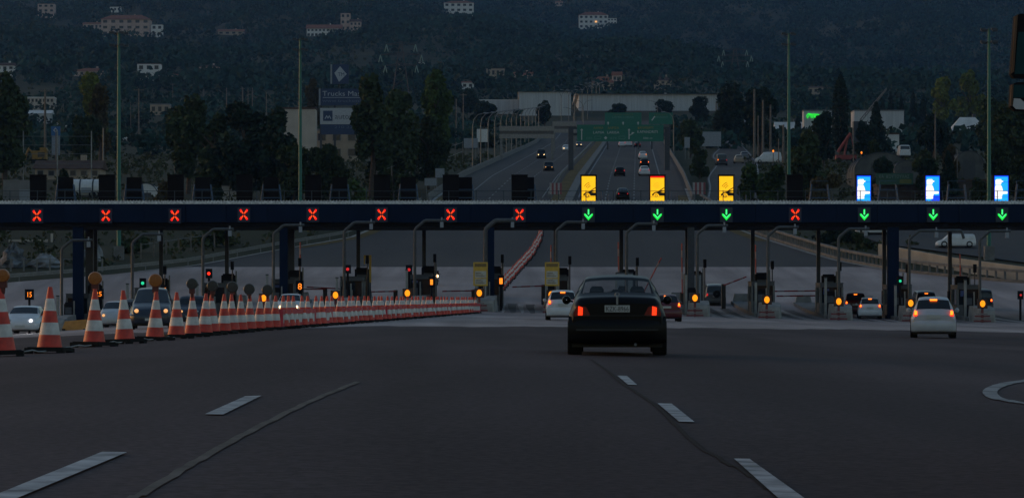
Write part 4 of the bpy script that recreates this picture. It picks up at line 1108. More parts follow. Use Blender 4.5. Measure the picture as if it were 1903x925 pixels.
rail_along('guard_rail', 'steel guard rail climbing along the left edge of the road beyond the tolls', 'guard rail', xl, -.5, 268, 385, 'steel')
rail_along('concrete_barrier', 'low concrete barrier along the left edge of the motorway', 'barrier', xl, -.4, 386, 900, 'solid')
rail_along('median_rail', 'steel rail along the motorway median', 'guard rail', lambda Y: Xm(Y) - 2.8, 0, 392, 890, 'steel')
rail_along('parapet', 'pale concrete parapet with openings on the right beyond the tolls', 'parapet', xr, .5, 268, 385, 'parapet')
rail_along('concrete_barrier', 'beige concrete barrier along the right edge of the motorway', 'barrier', xr, .0, 386, 800, 'solid')

def px_wall(label, pts, h, mat, name='wall', th=.3):
    P_ = [(px(x, Y), Y, g(px(x, Y), Y)) for x, Y in pts]; o = P_[0]
    m = MB()
    for a, b in zip(P_[:-1], P_[1:]):
        d = Vector((b[0] - a[0], b[1] - a[1])).normalized(); nx, ny = -d.y * th, d.x * th
        vs = []
        for p in (a, b):
            q = (p[0] - o[0], p[1] - o[1], p[2] - o[2])
            vs += [(q[0], q[1], q[2] - .8), (q[0], q[1], q[2] + h), (q[0] + nx, q[1] + ny, q[2] + h), (q[0] + nx, q[1] + ny, q[2] - .8)]
        m.add(vs, [(0, 1, 2, 3), (7, 6, 5, 4), (0, 4, 5, 1), (1, 5, 6, 2), (2, 6, 7, 3)])
    return tag(m.build(name, mat, None, o), label, 'wall')
px_wall('pale low retaining wall of the yard road at right under the gantry', [(1632, 305), (1768, 286), (1903, 273), (1990, 268)], 1.25, M('cream_wall', (.29, .27, .235), .8, var=.15, scale=.5))

def fence_px(label, x0, x1, yb, h, npost, mat, rails=(.3, .6, .95), name='fence', yb2=None):
    A = hit(x0, yb); B = hit(x1, yb2 or yb); t = thing(name, label, 'fence', A)
    m = MB(); dz = B[2] - A[2]
    for r in rails: m.tube([(0, 0, h * r), (B[0] - A[0], B[1] - A[1], dz + h * r)], .035, 5)
    m.build('rails', galv, t)
    for i in range(npost):
        q = i / (npost - 1); MB().box((B[0] - A[0]) * q - .08, (B[0] - A[0]) * q + .08, (B[1] - A[1]) * q - .08, (B[1] - A[1]) * q + .08, dz * q - .3, dz * q + h).build('post', mat, t)
fence_px('tall wire fence with pale posts at the left edge above the gantry', -20, 170, 345, 8.2, 4, conc_wall, (.4, .58, .74, .9))
fence_px('short pale fence posts behind the toll lanes at left', 20, 190, 503, 1.2, 8, galv, (.95,))
fence_px('row of thin fence posts on the grass bank left of the guard rail', 262, 420, 480, 1.6, 8, wood, (.9,), yb2=456)
fence_px('wire fence with grey posts along the foot of the trees at left of the motorway', 700, 860, 372, 4, 9, wood, (.5, .95), yb2=300)

# ------------------------------------------------------------------ masts, lamps, poles
for x_, Yd, yt, lab in ((221, 300, 60, 'tall green floodlight mast at left reaching below the gantry'), (558, 360, 72, 'tall green floodlight mast beside the truck dealer signs'),
                        (1466, 360, 62, 'tall green floodlight mast right of the motorway near the green neon'), (1838, 300, 54, 'tall green floodlight mast near the right edge')):
    X, Y, Z = at(x_, Yd); h = pz(yt, Yd) - Z
    t = thing('floodlight_mast', lab, 'mast', (X, Y, Z), 0, 'green floodlight masts')
    MB().tube([(0, 0, -.2), (0, 0, h * .5), (0, 0, h)], [.24, .2, .13], 10).build('pole', mast_green, t)
    MB().box(-.5, .5, -.5, .5, -.3, 1.4).build('plinth', conc_dark, t)
    hd = MB()
    for zz in (h - .1, h - 1.4):
        for q in range(4):
            a = q * math.pi / 2 + .5; hd.tube([(0, 0, zz), (math.cos(a) * .8, math.sin(a) * .8, zz)], .05, 5)
            hd.box(math.cos(a) * .8 - .25, math.cos(a) * .8 + .25, math.sin(a) * .8 - .2, math.sin(a) * .8 + .2, zz - .12, zz + .12)
    hd.build('lamp_head', dark_pole, t)

def pole(label, x, yb, yt, r=.14, mat=wood, name='utility_pole', arm=0, group='bare poles', Y=None):
    if Y is None: X, Y, Z = hit(x, yb)
    else: X, Y, Z = at(x, Y)
    h = pz(yt, Y) - Z
    t = thing(name, label, name.replace('_', ' '), (X, Y, Z), 0, group)
    MB().tube([(0, 0, -.3), (0, 0, h)], [r, r * .7], 7).build('pole', mat, t)
    if arm: MB().box(-arm, arm, -.06, .06, h - .5, h - .3).build('crossarm', mat, t)
    return t
WP = [(84, 300, 166, .28, 1, 'tall grey pole behind the blue totem sign'), (104, 330, 240, .12, 0, 'thin pole beside the blue totem sign'), (258, 262, 165, .22, 1.5, 'pole with crossarm right of the left green mast'),
      (179, 250, 178, .12, 0, 'thin pole in front of the yellow-green tree'), (188, 240, 160, .10, 0, 'thin pole at the right side of the yellow-green tree'), (325, 330, 237, .12, 0, 'dark pole in front of the round dark tree'), (118, 225, 193, .1, 0, 'thin pole behind the pale shed at left'),
      (243, 250, 190, .1, 0, 'thin pole left of the crossarm pole'), (321, 200, 155, .12, 1, 'thin pole rising above the round dark tree'), (378, 200, 166, .12, 0, 'thin pole at the top of the dark conifer mass'), (421, 222, 163, .2, 0, 'pale pole above the dark conifers'),
      (451, 215, 163, .3, .8, 'thick pale pole, left of a close group'), (461, 215, 165, .2, 0, 'pale pole in the middle of a close group'), (469, 330, 244, .12, 0, 'dark pole standing in the dark conifers'), (469, 215, 163, .2, 0, 'pale pole, right of a close group'),
      (495, 220, 172, .18, 0, 'pole left of the beige building'), (848, 270, 184, .2, 0, 'pale pole left of the bent street lamps'), (861, 262, 174, .22, 1, 'taller pale pole left of the bent street lamps'),
      (1331, 272, 188, .22, 0, 'grey pole above the dark van on the side road'), (1378, 268, 172, .26, 0, 'grey pole in front of the dark trees'), (1402, 296, 166, .28, 0, 'tallest pale pole right of the side road'), (1409, 300, 215, .15, 0, 'short pole behind the tallest pale pole'),
      (1415, 280, 178, .2, 1, 'pole with crossarm right of the tallest pale pole'), (1418, 292, 186, .3, 0, 'thick pole right of the tallest pale pole'), (1432, 292, 195, .25, 0, 'pale pole between the pole cluster and the green mast'), (1447, 312, 258, .12, 0, 'thin short pole left of the right green mast'),
      (1456, 310, 232, .22, 0, 'brown pole just left of the green mast'), (1586, 312, 238, .12, 0, 'thin pole beside the red crane'), (1722, 300, 212, .12, 0, 'thin dark pole above the middle blue panel'), (1738, 330, 208, .14, 0, 'dark pole left of the dome-roofed hall'), (1779, 372, 277, .1, 0, 'pale thin pole between two blue panels'),
      (1030, 195, 160, .12, 0, 'thin pole left of the white warehouses')]
for x, yb, yt, r, arm, lab in WP: pole(lab, x, yb, yt, r, wood, arm=arm)
pole('slim grey lamp post with a round white head at the left', 192, 330, 238, .14, galv, 'lamp_post', group='grey lamp posts')
pole('grey lamp post in front of the dark conifers', 387, 350, 258, .15, galv, 'lamp_post', group='grey lamp posts')
pole('thin lamp post near the right edge above the last blue panel', 1886, 372, 290, .1, galv, 'lamp_post', group='grey lamp posts')
pole('slim white banner post beside the red crane', 1620, 300, 264, .35, pale_grey, 'banner_post', group='grey lamp posts')

def lamp_post(label, X, Y, h, side, group):
    Z = g(X, Y); t = thing('street_lamp', label, 'street lamp', (X, Y, Z), 0, group)
    m = MB(); a = .07
    m.tube([(0, 0, -.2), (0, 0, h - 2.2)], [.11, .09], 6)
    for s_ in ((side,) if side else (-1, 1)):
        m.tube([(0, 0, h - 2.2), (s_ * .25, 0, h - 1.1), (s_ * .9, 0, h - .3), (s_ * 2.0, 0, h)], .07, 6)
    m.build('post', galv, t)
    hd = MB()
    for s_ in ((side,) if side else (-1, 1)): hd.box(min(s_ * 1.9, s_ * 2.8), max(s_ * 1.9, s_ * 2.8), -.16, .16, h - .06, h + .1)
    hd.build('lamp_head', pale_grey, t)
for i, Y in enumerate(np.arange(505, 845, 26.0)):
    lamp_post('one of the bent grey street lamps in a curving row left of the motorway', float(xl(Y)) - 1.2, Y, 10.0, 1, 'street lamps left of the motorway')
for i, (x_, Y, h) in enumerate(((1043, 960, 11), (1057, 900, 13), (1068, 920, 12.5), (1082, 980, 12), (1092, 1000, 12), (1100, 1060, 11), (1108, 1110, 10), (1114, 1150, 9.5), (1066, 760, 10), (1084, 840, 11))):
    lamp_post('one of the double street lamps in front of the white warehouses', px(x_, Y), Y, h, 0, 'street lamps before the warehouses')
for x_, Y in ((1232, 820), (1252, 640), (1222, 900)): lamp_post('grey street lamp at the right of the green signs', px(x_, Y), Y, 9.5, -1, 'street lamps right of the motorway')

# overhead power pylon behind the poplars
def pylon(label, x, yb, yt, w):
    X, Y, Z = hit(x, yb); h = pz(yt, Y) - Z; t = thing('pylon', label, 'pylon', (X, Y, Z - 1), 0, 'lattice pylons')
    m = MB(); r = .13
    for sx in (-1, 1):
        for sy in (-1, 1): m.tube([(sx * w, sy * w, 0), (sx * .5, sy * .5, h)], r, 4)
    n = 7
    for i in range(n):
        a = i / n; b = (i + 1) / n; wa = w + (.5 - w) * a; wb = w + (.5 - w) * b
        m.tube([(-wa, -wa, h * a), (wb, -wb, h * b)], .08, 4).tube([(wa, -wa, h * a), (-wb, -wb, h * b)], .08, 4)
    m.build('lattice', M('rusty_lattice', (.05, .042, .04), .7, var=.2), t)
    arms = MB(); ins = MB()
    for z_, hw_ in ((h * .97, 6), (h * .80, 8.5), (h * .63, 6.5)):
        arms.tube([(-hw_, 0, z_), (0, 0, z_ + 1), (hw_, 0, z_)], .16, 4).tube([(-hw_, 0, z_), (hw_, 0, z_)], .14, 4)
        for s_ in (-1, 1): ins.tube([(s_ * hw_, 0, z_), (s_ * (hw_ - .7), 0, z_ - 3)], .2, 5).tube([(s_ * hw_, 0, z_), (s_ * (hw_ + .7), 0, z_ - 3)], .2, 5)
    arms.build('crossarms', MATS['rusty_lattice'], t); ins.build('insulators', M('glass_insulator', (.16, .25, .22), .3, var=.1), t)
pylon('faint lattice pylon with pale insulators on the hillside between the poplars', 745, 190, 75, 4)
pylon('faint lattice pylon with pale insulators on the hillside at right', 1366, 150, 88, 3)

# ------------------------------------------------------------------ road signs
YS = 500.0
t = thing('green_road_sign', 'large green overhead sign with white destinations spanning the right carriageway', 'road sign', at(1152, YS))
s = YS / F; bx, by_, bz_ = t.location
def PX(x): return px(x, YS) - bx
def PZ(y): return pz(y, YS) - bz_
MB().box(PX(1072.5), PX(1233), 0, .12, PZ(263), PZ(232)).build('panel', sign_green, t)
m = MB().box(PX(1060), PX(1240), .5, .8, PZ(252), PZ(247)).box(PX(1060), PX(1240), .5, .8, PZ(240), PZ(236))
for xx in (1080, 1110, 1150, 1190, 1225): m.box(PX(xx), PX(xx) + .15, .12, .55, PZ(262), PZ(233))
m.build('beam', dark_pole, t)
for xx in (1061, 1240): MB().box(PX(xx) - .45, PX(xx) + .45, .2, .9, -.8, PZ(236)).build('column', dark_pole, t)
f = MB(); y0, y1 = -.03, -.004
def arrow(mb, x, z0, z1, w, y0, y1):
    mb.box(x - w, x + w, y0, y1, z0, z1 - 3 * w); mb.prism([(x - 3 * w, z1 - 4 * w), (x, z1), (x + 3 * w, z1 - 4 * w)], y0, y1)
arrow(f, PX(1081), PZ(260), PZ(239), .085, y0, y1); arrow(f, PX(1169), PZ(259), PZ(239), .085, y0, y1)
f.prism([(PX(1169.8), PZ(252.5)), (PX(1175), PZ(249.3)), (PX(1175), PZ(247.8)), (PX(1169.8), PZ(251))], y0 - .002, y1)
f.prism([(PX(1174), PZ(250.5)), (PX(1179.5), PZ(246.5)), (PX(1174), PZ(245.8))], y0 - .002, y1)
f.prism([(PX(1122.5), PZ(256.5)), (PX(1125.5), PZ(253.5)), (PX(1128.5), PZ(256.5)), (PX(1125.5), PZ(259.5))], y0, y1)
f.build('arrows', sign_white, t)
for tx, x0, x1, yb, h_, m_ in (('ΛΑΜΙΑ', 1103, 1121, 239.8, .36, sign_yellow), ('ΛΑΡΙΣΑ', 1129, 1150, 239.8, .36, sign_yellow), ('LAMIA', 1102, 1123, 248.5, .44, sign_white), ('LARISA', 1128, 1151, 248.5, .44, sign_white),
                              ('ΚΑΠΑΝΔΡΙΤΙ', 1185, 1214, 239.6, .40, sign_yellow), ('KAPANDRITI', 1184, 1222, 247.5, .46, sign_white), ('500 m', 1195, 1212, 258.5, .32, sign_white), ('Α.Θ.Ε.', 1089, 1101, 258.5, .34, sign_dim), ('E75', 1134, 1146, 258.5, .34, sign_dim)):
    lettering(t, tx, h_, PX(x0), -.012, PZ(yb), m_, PX(x1) - PX(x0))
f = MB()
for x0 in (1105, 1150):
    a, b, c, d = PX(x0), PX(x0 + 12), PZ(258.8), PZ(253)
    f.box(a, b, y0, y1, c, c + .06).box(a, b, y0, y1, d - .06, d).box(a, a + .06, y0 - .001, y1, c + .06, d - .06).box(b - .06, b, y0 - .001, y1, c + .06, d - .06)
f.build('route_boxes', sign_dim, t)
for x0, x1, lab, txt in ((1124, 1192, 'green overhead sign with three upward arrows behind the large one', ('LAMIA LARISA',)), (1206, 1250, 'green exit sign with a slanting arrow behind the large one at right', ('KAPANDRITI',))):
    Yb_ = 700.0; t = thing('green_road_sign', lab, 'road sign', at((x0 + x1) / 2, Yb_)); bx, _, bz_ = t.location
    w = (x1 - x0) * Yb_ / F / 2; z0 = pz(239 if x0 < 1200 else 231, Yb_) - bz_; z1 = pz(209.5, Yb_) - bz_
    MB().box(-w, w, 0, .15, z0, z1).build('panel', sign_green, t)
    MB().box(-w + .5, -w + .9, .2, .6, -.8, z1).box(w - .9, w - .5, .2, .6, -.8, z1).build('posts', dark_pole, t)
    ww = 1.2 * w
    lettering(t, txt[0], .42, -.6 * w, -.015, z1 - 1.3, sign_dim, ww); lettering(t, 'ΛΑΜΙΑ ΛΑΡΙΣΑ' if x0 < 1200 else 'ΚΑΠΑΝΔΡΙΤΙ', .36, -.55 * w, -.015, z1 - .7, M('sign_dim_yellow', (.12, .14, .04), .5, var=0), 1.1 * w)
    f = MB()
    if x0 < 1200:
        for q in (-.82, 0, .82): f.prism([(q * w - .28, z0 + 1.25), (q * w, z0 + 1.75), (q * w + .28, z0 + 1.25)], -.02, -.003); f.box(q * w - .1, q * w + .1, -.02, -.003, z0 + .8, z0 + 1.25)
    else:
        f.prism([(-.8 * w, z0 + 1.0), (-.72 * w, z0 + .85), (-.45 * w, z0 + 1.9), (-.55 * w, z0 + 2.0)], -.02, -.003)
    f.build('arrows', sign_white, t)
for x0, x1, ya, yb2, Yd, lab in ((928, 1030, 234.5, 257, 590, 'grey back of an overhead sign gantry across the left carriageway'), (1027, 1071, 226, 247, 680, 'second grey overhead sign back, further up beside the green signs')):
    t = thing('sign_gantry', lab, 'gantry', at((x0 + x1) / 2, Yd), 0, 'backs of overhead signs'); bx, _, bz_ = t.location; s = Yd / F
    w = (x1 - x0) * s / 2; zt_, zb2 = pz(ya, Yd) - bz_, pz(yb2, Yd) - bz_; hh = zt_ - zb2
    MB().box(-w, w, 0, .5, zt_ - hh * .40, zt_).box(-w, w, 0, .5, zb2, zb2 + hh * .34).build('beam', M('beige_metal', (.22, .205, .19), .7, var=.2), t)
    MB().box(-w + .1, w - .1, .1, .4, zb2 + hh * .34, zt_ - hh * .40).build('shadow_panel', M('gap_shade_brown', (.11, .10, .095), .8, var=.2), t)  # darker brown fill, shade of the gap between the beams put into its colour
    for xx in (-w + .4, w - .4): MB().box(xx - .25, xx + .25, .1, .5, -.8, zb2 - .003).build('column', galv, t)
    fr = MB(); xx = -w
    while xx < w - 1: fr.tube([(xx, .55, zb2), (xx + 1, .55, zt_)], .05, 4).tube([(xx + 1, .55, zb2), (xx, .55, zt_)], .05, 4); xx += 1.0
    fr.build('lattice', galv, t)
# striped panels, small white panels
stripe_red = M('stripe_red', (.22, .05, .055), .6, var=.15); stripe_white = M('stripe_white', (.30, .28, .28), .6, var=.15)
def panel_px(label, x0, x1, y0_, y1_, Y, mat, name='roadside_board', cat='sign', stripes=False, two=None):
    t = thing(name, label, cat, at((x0 + x1) / 2, Y)); bz_ = t.location.z; s = Y / F; w = (x1 - x0) * s / 2
    za, zb = pz(y1_, Y) - bz_, pz(y0_, Y) - bz_
    if stripes:
        m = MB(); nst = 6
        for i in range(nst): m.box(-w + 2 * w * i / nst, -w + 2 * w * (i + 1) / nst - .002, 0, .06, za, zb, i % 2)
        m.build('panel', [stripe_white, stripe_red], t)
    else: MB().box(-w, w, 0, .08, za, zb).build('panel', mat, t)
    MB().box(-w * .7 - .06, -w * .7 + .06, .09, .2, -.6, zb - .1).box(w * .7 - .06, w * .7 + .06, .09, .2, -.6, zb - .1).build('posts', galv, t)
    return t
panel_px('red and white striped board at the head of the median', 1021.5, 1044, 340, 361, 388, None, stripes=True)
panel_px('red and white striped board right of the motorway', 1287.5, 1311, 339, 361, 388, None, stripes=True)
panel_px('small pale sign board low at the edge of the trees', 789, 811, 331, 345, 400, pale_grey); panel_px('small pale sign board just above another one left of the motorway', 809, 826, 313, 330, 410, pale_grey)
panel_px('pale square panel left of the bent street lamps', 886, 906, 240, 264, 620, white_paint); panel_px('wide pale panel left of the square one beside the motorway', 862, 888, 257, 275, 600, pale_grey)
panel_px('pale board standing at the end of the side road', 1305, 1340, 245, 272, 690, pale_grey); panel_px('pale board between poles on the dark trees', 1383, 1394, 219, 232, 700, pale_grey)
panel_px('small pale boards right of the motorway', 1272, 1282, 255, 275, 600, pale_grey)

# billboard of the truck dealer: three stacked signs on posts
YB = 470.0; s = YB / F
t = thing('billboard', 'navy and white truck dealer billboard of three stacked panels half behind poplars', 'billboard', at(633, YB)); bx, _, bz_ = t.location
def BX(x): return px(x, YB) - bx
def BZ(y): return pz(y, YB) - bz_
navy_sign = M('navy_sign', (.012, .035, .10), .5, var=.1); wl = M('sign_pale_letter', (.34, .37, .42), .5, var=0)
for xx in (596, 622, 690): MB().box(BX(xx) - .18, BX(xx) + .18, .35, .7, -.8, BZ(166)).build('post', dark_pole, t)
MB().box(BX(630) - .12, BX(630) + .12, .35, .6, BZ(166), BZ(120)).build('post', dark_pole, t)
p = MB().box(BX(618), BX(648), 0, .3, BZ(156), BZ(120)).build('top_panel', navy_sign, t); MB().box(BX(614), BX(617), -.02, .32, BZ(156), BZ(120)).build('frame', pale_grey, p)
MB().prism([(BX(621.5), BZ(136)), (BX(632), BZ(123.5)), (BX(644.5), BZ(138)), (BX(630), BZ(152.5))], -.04, -.003).build('diamond', wl, p)
lettering(p, 'TM', .62, BX(628), -.05, BZ(142), navy_sign, 1.05)
p = MB().box(BX(596), BX(700), 0, .3, BZ(196), BZ(165)).build('middle_panel', navy_sign, t); MB().box(BX(592.5), BX(595.5), -.02, .32, BZ(196), BZ(165)).build('frame', pale_grey, p)
lettering(p, 'Trucks Market', .80, BX(599), -.02, BZ(178.5), wl, BX(690) - BX(599)); lettering(p, 'www.trucksmarket', .5, BX(599), -.02, BZ(190), M('sign_faint', (.10, .14, .22), .5, var=0), BX(693) - BX(599))
MB().box(BX(600), BX(698), -.015, -.003, BZ(182), BZ(181)).build('rule', wl, p)
p = MB().box(BX(595), BX(700), 0, .3, BZ(231), BZ(201)).build('lower_panel', M('white_sign', (.36, .38, .42), .5, var=.1), t)
MB().box(BX(600.5), BX(618), -.02, -.003, BZ(225), BZ(206)).build('emblem', navy_sign, p)
MB().prism([(BX(603), BZ(221)), (BX(607), BZ(214)), (BX(609.5), BZ(218)), (BX(612), BZ(214)), (BX(616), BZ(221)), (BX(614), BZ(221)), (BX(612), BZ(217.5)), (BX(609.5), BZ(221)), (BX(607), BZ(217.5)), (BX(605), BZ(221))], -.03, -.021).build('emblem_mark', wl, p)
lettering(p, 'automotive', .85, BX(622), -.02, BZ(221), M('grey_letter', (.06, .075, .10), .5, var=0), BX(690) - BX(622))
p = MB().box(BX(596), BX(700), 0, .25, BZ(250), BZ(231.5)).build('bottom_panel', navy_sign, t)
lettering(p, '210 2295021', .42, BX(621), -.02, BZ(238.5), M('sign_faint', (.10, .14, .22), .5, var=0), BX(685) - BX(621))
# blue totem sign at the left
YT_ = 520.0; t = thing('totem_sign', 'blue totem sign with a white square emblem at left', 'sign', at(103, YT_)); bx, _, bz_ = t.location
a = lambda x: px(x, YT_) - bx; b = lambda y: pz(y, YT_) - bz_
MB().box(a(95), a(111.5), 0, .4, b(252), b(235)).build('top_panel', M('blue_sign', (.012, .09, .26), .5, var=.1), t)
MB().box(a(96), a(111), .03, .37, b(288), b(252.3)).build('column', M('totem_grey', (.16, .19, .24), .5, var=.15), t)
MB().box(a(101), a(105), .1, .3, -.6, b(288)).build('post', dark_pole, t)
e = MB().prism([(a(103), b(237)), (a(107.5), b(242.5)), (a(104), b(247)), (a(98.5), b(242.5))], -.03, -.003); e.build('emblem', wl, t)
MB().prism([(a(103), b(240)), (a(105), b(242.5)), (a(103), b(244)), (a(101), b(242.5))], -.045, -.031).build('emblem_center', MATS['blue_sign'], t)

# ------------------------------------------------------------------ buildings
W_cream = M('cream_plaster', (.44, .38, .33), .85, var=.12, scale=.4); W_pink = M('pink_plaster', (.45, .33, .28), .85, var=.15, scale=.4); W_white = M('white_plaster', (.62, .60, .58), .85, var=.1, scale=.4)
W_tan = M('tan_plaster', (.34, .27, .21), .85, var=.15, scale=.4); W_grey = M('grey_sheeting', (.40, .41, .43), .6, var=.15, scale=.5, stretch=(4, 1, .2)); W_dark = M('dark_sheeting', (.05, .052, .058), .7, var=.15)
roof_red = M('red_roof_tiles', (.21, .088, .058), .85, var=.25, scale=.7); roof_brown = M('brown_roof', (.085, .055, .045), .85, var=.25, scale=.7); roof_grey = M('grey_roof', (.17, .17, .175), .7, var=.15, scale=.4); roof_white = M('white_roof', (.55, .54, .53), .6, var=.15, scale=.3)
win_m = M('house_window', (.03, .032, .038), .2, var=.2); frame_m = M('window_frame', (.18, .17, .16), .7, var=.1)

def building(label, x0, x1, ytop, ybase, wall, roof=roof_red, kind='hip', nst=2, ncol=4, cat='house', name='house', depth=None, roof_h=None, Y=None, wins=True, lit=None, group=None, arch=False):
    xc = (x0 + x1) / 2
    if Y is None: X, Y, Z = hit(xc, ybase)
    else: X = px(xc, Y); Z = pz(ybase, Y)
    s = Y / F; w = (x1 - x0) * s / 2; h = (ybase - ytop) * s; d = depth or min(14, max(5, 1.2 * w))
    rh = 0 if kind == 'flat' else (roof_h * s if roof_h else h * .22)
    t = thing(name, label, cat, (X, Y, Z), 0, group)
    hb = h - rh
    MB().box(-w, w, 0, d, -6 if Y > 900 else -1.5, hb).build('wall', wall, t)
    ov = .04 * w + .15
    if kind == 'hip':
        r = MB(); k = min(w, d / 2) * .95
        r.add([(-w - ov, -ov, hb), (w + ov, -ov, hb), (w + ov, d + ov, hb), (-w - ov, d + ov, hb), (-w + k, d / 2, hb + rh), (w - k, d / 2, hb + rh)], [(0, 1, 5, 4), (1, 2, 5), (2, 3, 4, 5), (3, 0, 4), (3, 2, 1, 0)])
    elif kind == 'gable':
        r = MB().prism([(-w - ov, hb), (0, hb + rh), (w + ov, hb), (w + ov, hb - .15), (0, hb + rh - .2), (-w - ov, hb - .15)], -ov, d + ov)
        MB().prism([(-w, hb), (w, hb), (0, hb + rh - .22)], .01, d - .01).build('gable', wall, t)
    elif kind == 'side':      # ridge parallel to the front
        r = MB().add([(-w - ov, -ov, hb), (w + ov, -ov, hb), (w + ov, d / 2, hb + rh), (-w - ov, d / 2, hb + rh), (-w - ov, d + ov, hb), (w + ov, d + ov, hb)], [(0, 1, 2, 3), (3, 2, 5, 4), (0, 3, 4), (1, 5, 2), (0, 4, 5, 1)])
    else:
        r = MB().box(-w - .1, w + .1, -.1, d + .1, hb + .003, hb + .35)
    ro = r.build('roof', roof, t)
    if kind in ('hip', 'side') and w > 4: MB().box(w * .3, w * .3 + .9, d * .55, d * .55 + .9, hb + rh * .4, hb + rh + .9).build('chimney', wall, ro)
    if wins:
        for r_ in range(nst):
            for c in range(ncol):
                wx = -w + 2 * w * (c + .5) / ncol; hz = hb / nst; wz = hz * r_ + hz * .38; ww = w / ncol * .48; wh = hz * .42
                m_ = E_headdim if lit == (r_, c) else win_m
                if arch and r_ == 0: wz -= hz * .3; wh = hz * .62; ww = w / ncol * .62
                fo = MB().box(wx - ww - .12, wx + ww + .12, -.06, -.003, wz - .12, wz + wh + .12).build('window', frame_m, t)
                MB().box(wx - ww, wx + ww, -.075, -.062, wz, wz + wh).build('pane', m_, fo)
    return t
B = building
B('pale two-storey house at the top left corner of the hillside', 70, 101, 8, 34, W_pink, roof_brown, 'flat', 3, 3)
v = 'villas and houses scattered over the wooded hillside'
B('large pink villa wing with open loggias on the hillside, left wing', 154, 190, 41, 66, W_pink, roof_red, 'side', 2, 5, roof_h=4)
B('tall middle block of the large pink villa with a red roof', 188, 278, 27, 68, W_pink, roof_red, 'hip', 3, 6, roof_h=9)
B('right wing of the pink villa with a dark porch roof', 240, 284, 44, 66, W_tan, roof_brown, 'side', 2, 4, roof_h=5)
B('small white annexe right of the pink villa', 281, 302, 47, 70, W_white, roof_grey, 'flat', 2, 2)
B('small white cottage above the pink villa', 204, 224, 14, 24, W_white, roof_grey, 'flat', 1, 3)
B('long red-roofed low house below the pink villa', 199, 248, 98, 108, W_tan, roof_red, 'side', 1, 5, roof_h=6)
B('white house at the left edge of the hillside', -8, 26, 117, 143, W_white, roof_brown, 'side', 2, 3, roof_h=6)
B('long low pale house with a small dormer at left', 137, 197, 126, 143, W_pink, roof_red, 'hip', 1, 6, roof_h=7)
B('white two-storey house right of the left green mast', 255, 298, 120, 150, W_white, roof_brown, 'flat', 2, 3)
B('tiny tan cottage beside the white two-storey house', 306, 330, 137, 151, W_tan, roof_red, 'side', 1, 2)
B('pale bungalow with a gable above the dark conifers', 370, 407, 121, 142, W_pink, roof_brown, 'hip', 1, 4)
B('long house with a red roof and arcade on the hillside', 570, 634, 45, 68, W_white, roof_red, 'side', 2, 9, roof_h=9, arch=True)
B('pink tower house right of the red-roofed long house', 633, 651, 26, 60, W_pink, roof_brown, 'flat', 3, 2); B('pink house with a brown roof attached to the tower house', 650, 671, 36, 60, W_pink, roof_brown, 'side', 2, 3)
B('white mansion with a red roof at the top middle', 825, 880, 1, 34, W_white, roof_red, 'hip', 3, 5, roof_h=5)
B('tan outbuilding left of the white mansion', 800, 826, 28, 38, W_tan, roof_brown, 'side', 1, 3)
B('pale mansion with a red roof and one lit window on the hillside', 1076, 1130, 22, 55, W_white, roof_red, 'hip', 3, 6, roof_h=7, lit=(1, 3))
B('white side wing of the pale mansion', 1129, 1146, 35, 53, W_white, roof_grey, 'flat', 3, 3)
B('reddish house among trees at the upper left', 405, 452, 54, 66, W_tan, roof_red, 'side', 1, 4, roof_h=5)
B('tan house by the pylon on the lower hillside', 738, 764, 117, 132, W_tan, roof_red, 'hip', 1, 3); B('small white house right of the pylon', 777, 790, 115, 124, W_white, roof_brown, 'side', 1, 2)
B('tan flat house on the lower slope right of the tall poplar', 904, 938, 128, 146, W_tan, roof_brown, 'flat', 1, 4); B('small red-roofed house with white gable on the lower slope', 858, 880, 151, 166, W_white, roof_red, 'side', 1, 2)
B('red-roofed house right of the small gabled one', 955, 990, 134, 152, W_pink, roof_red, 'side', 1, 3, roof_h=6); B('wide red-tiled house above the white warehouses', 1100, 1142, 142, 168, W_tan, roof_red, 'hip', 1, 4, roof_h=12); B('tall reddish house at the right of the red-tiled one', 1138, 1156, 133, 167, W_pink, roof_red, 'side', 2, 2)
B('tan house with a brown roof above the right warehouse', 1216, 1248, 142, 168, W_tan, roof_brown, 'hip', 2, 3, roof_h=8)
B('tan house front at the far upper right slope', 1502, 1530, 160, 176, W_tan, roof_brown, 'side', 1, 3)
B('small pink house at the upper right of the mansion', 1032, 1046, 2, 12, W_pink, roof_red, 'side', 1, 2)
# valley floor
B('pale two-storey building with a row of roof openings at left', 50, 100, 182, 206, W_cream, roof_white, 'flat', 2, 7, 'building', 'office_building')
B('pale shed with a curved white roof below the two-storey building', 54, 95, 204, 232, W_grey, roof_white, 'side', 1, 2, 'shed', 'shed', roof_h=7, wins=False)
B('small pale flat-roofed shed right of the totem sign', 106, 129, 230, 242, W_white, roof_white, 'flat', 1, 2, 'shed', 'shed', wins=False)
B('long low building with a red tiled roof at the left above the gantry', 65, 186, 297, 334, W_tan, roof_brown, 'side', 1, 6, 'building', 'low_building', roof_h=17)
B('beige building with a flat roof behind the truck dealer signs', 524, 586, 203, 302, W_cream, roof_brown, 'flat', 1, 2, 'building', 'commercial_building', wins=False)
B('beige side wing right of the beige building', 584, 668, 243, 300, W_tan, roof_grey, 'flat', 2, 3, 'building', 'commercial_building')
B('small grey building above the round dark tree', 279, 315, 195, 214, W_tan, roof_grey, 'flat', 1, 3, 'building', 'low_building')
B('white warehouse with a shallow gable in the middle distance', 965, 1061, 167, 215, W_grey, roof_white, 'side', 1, 4, 'warehouse', 'warehouse', roof_h=4, wins=False, depth=40)
B('long white warehouse with ribbed wall behind the green signs', 1076, 1333, 166, 206, W_grey, roof_white, 'side', 1, 6, 'warehouse', 'warehouse', roof_h=9, wins=False, depth=60)
B('low white warehouse in front of the gabled one', 888, 968, 187, 212, W_grey, roof_white, 'flat', 1, 5, 'warehouse', 'warehouse', wins=False)
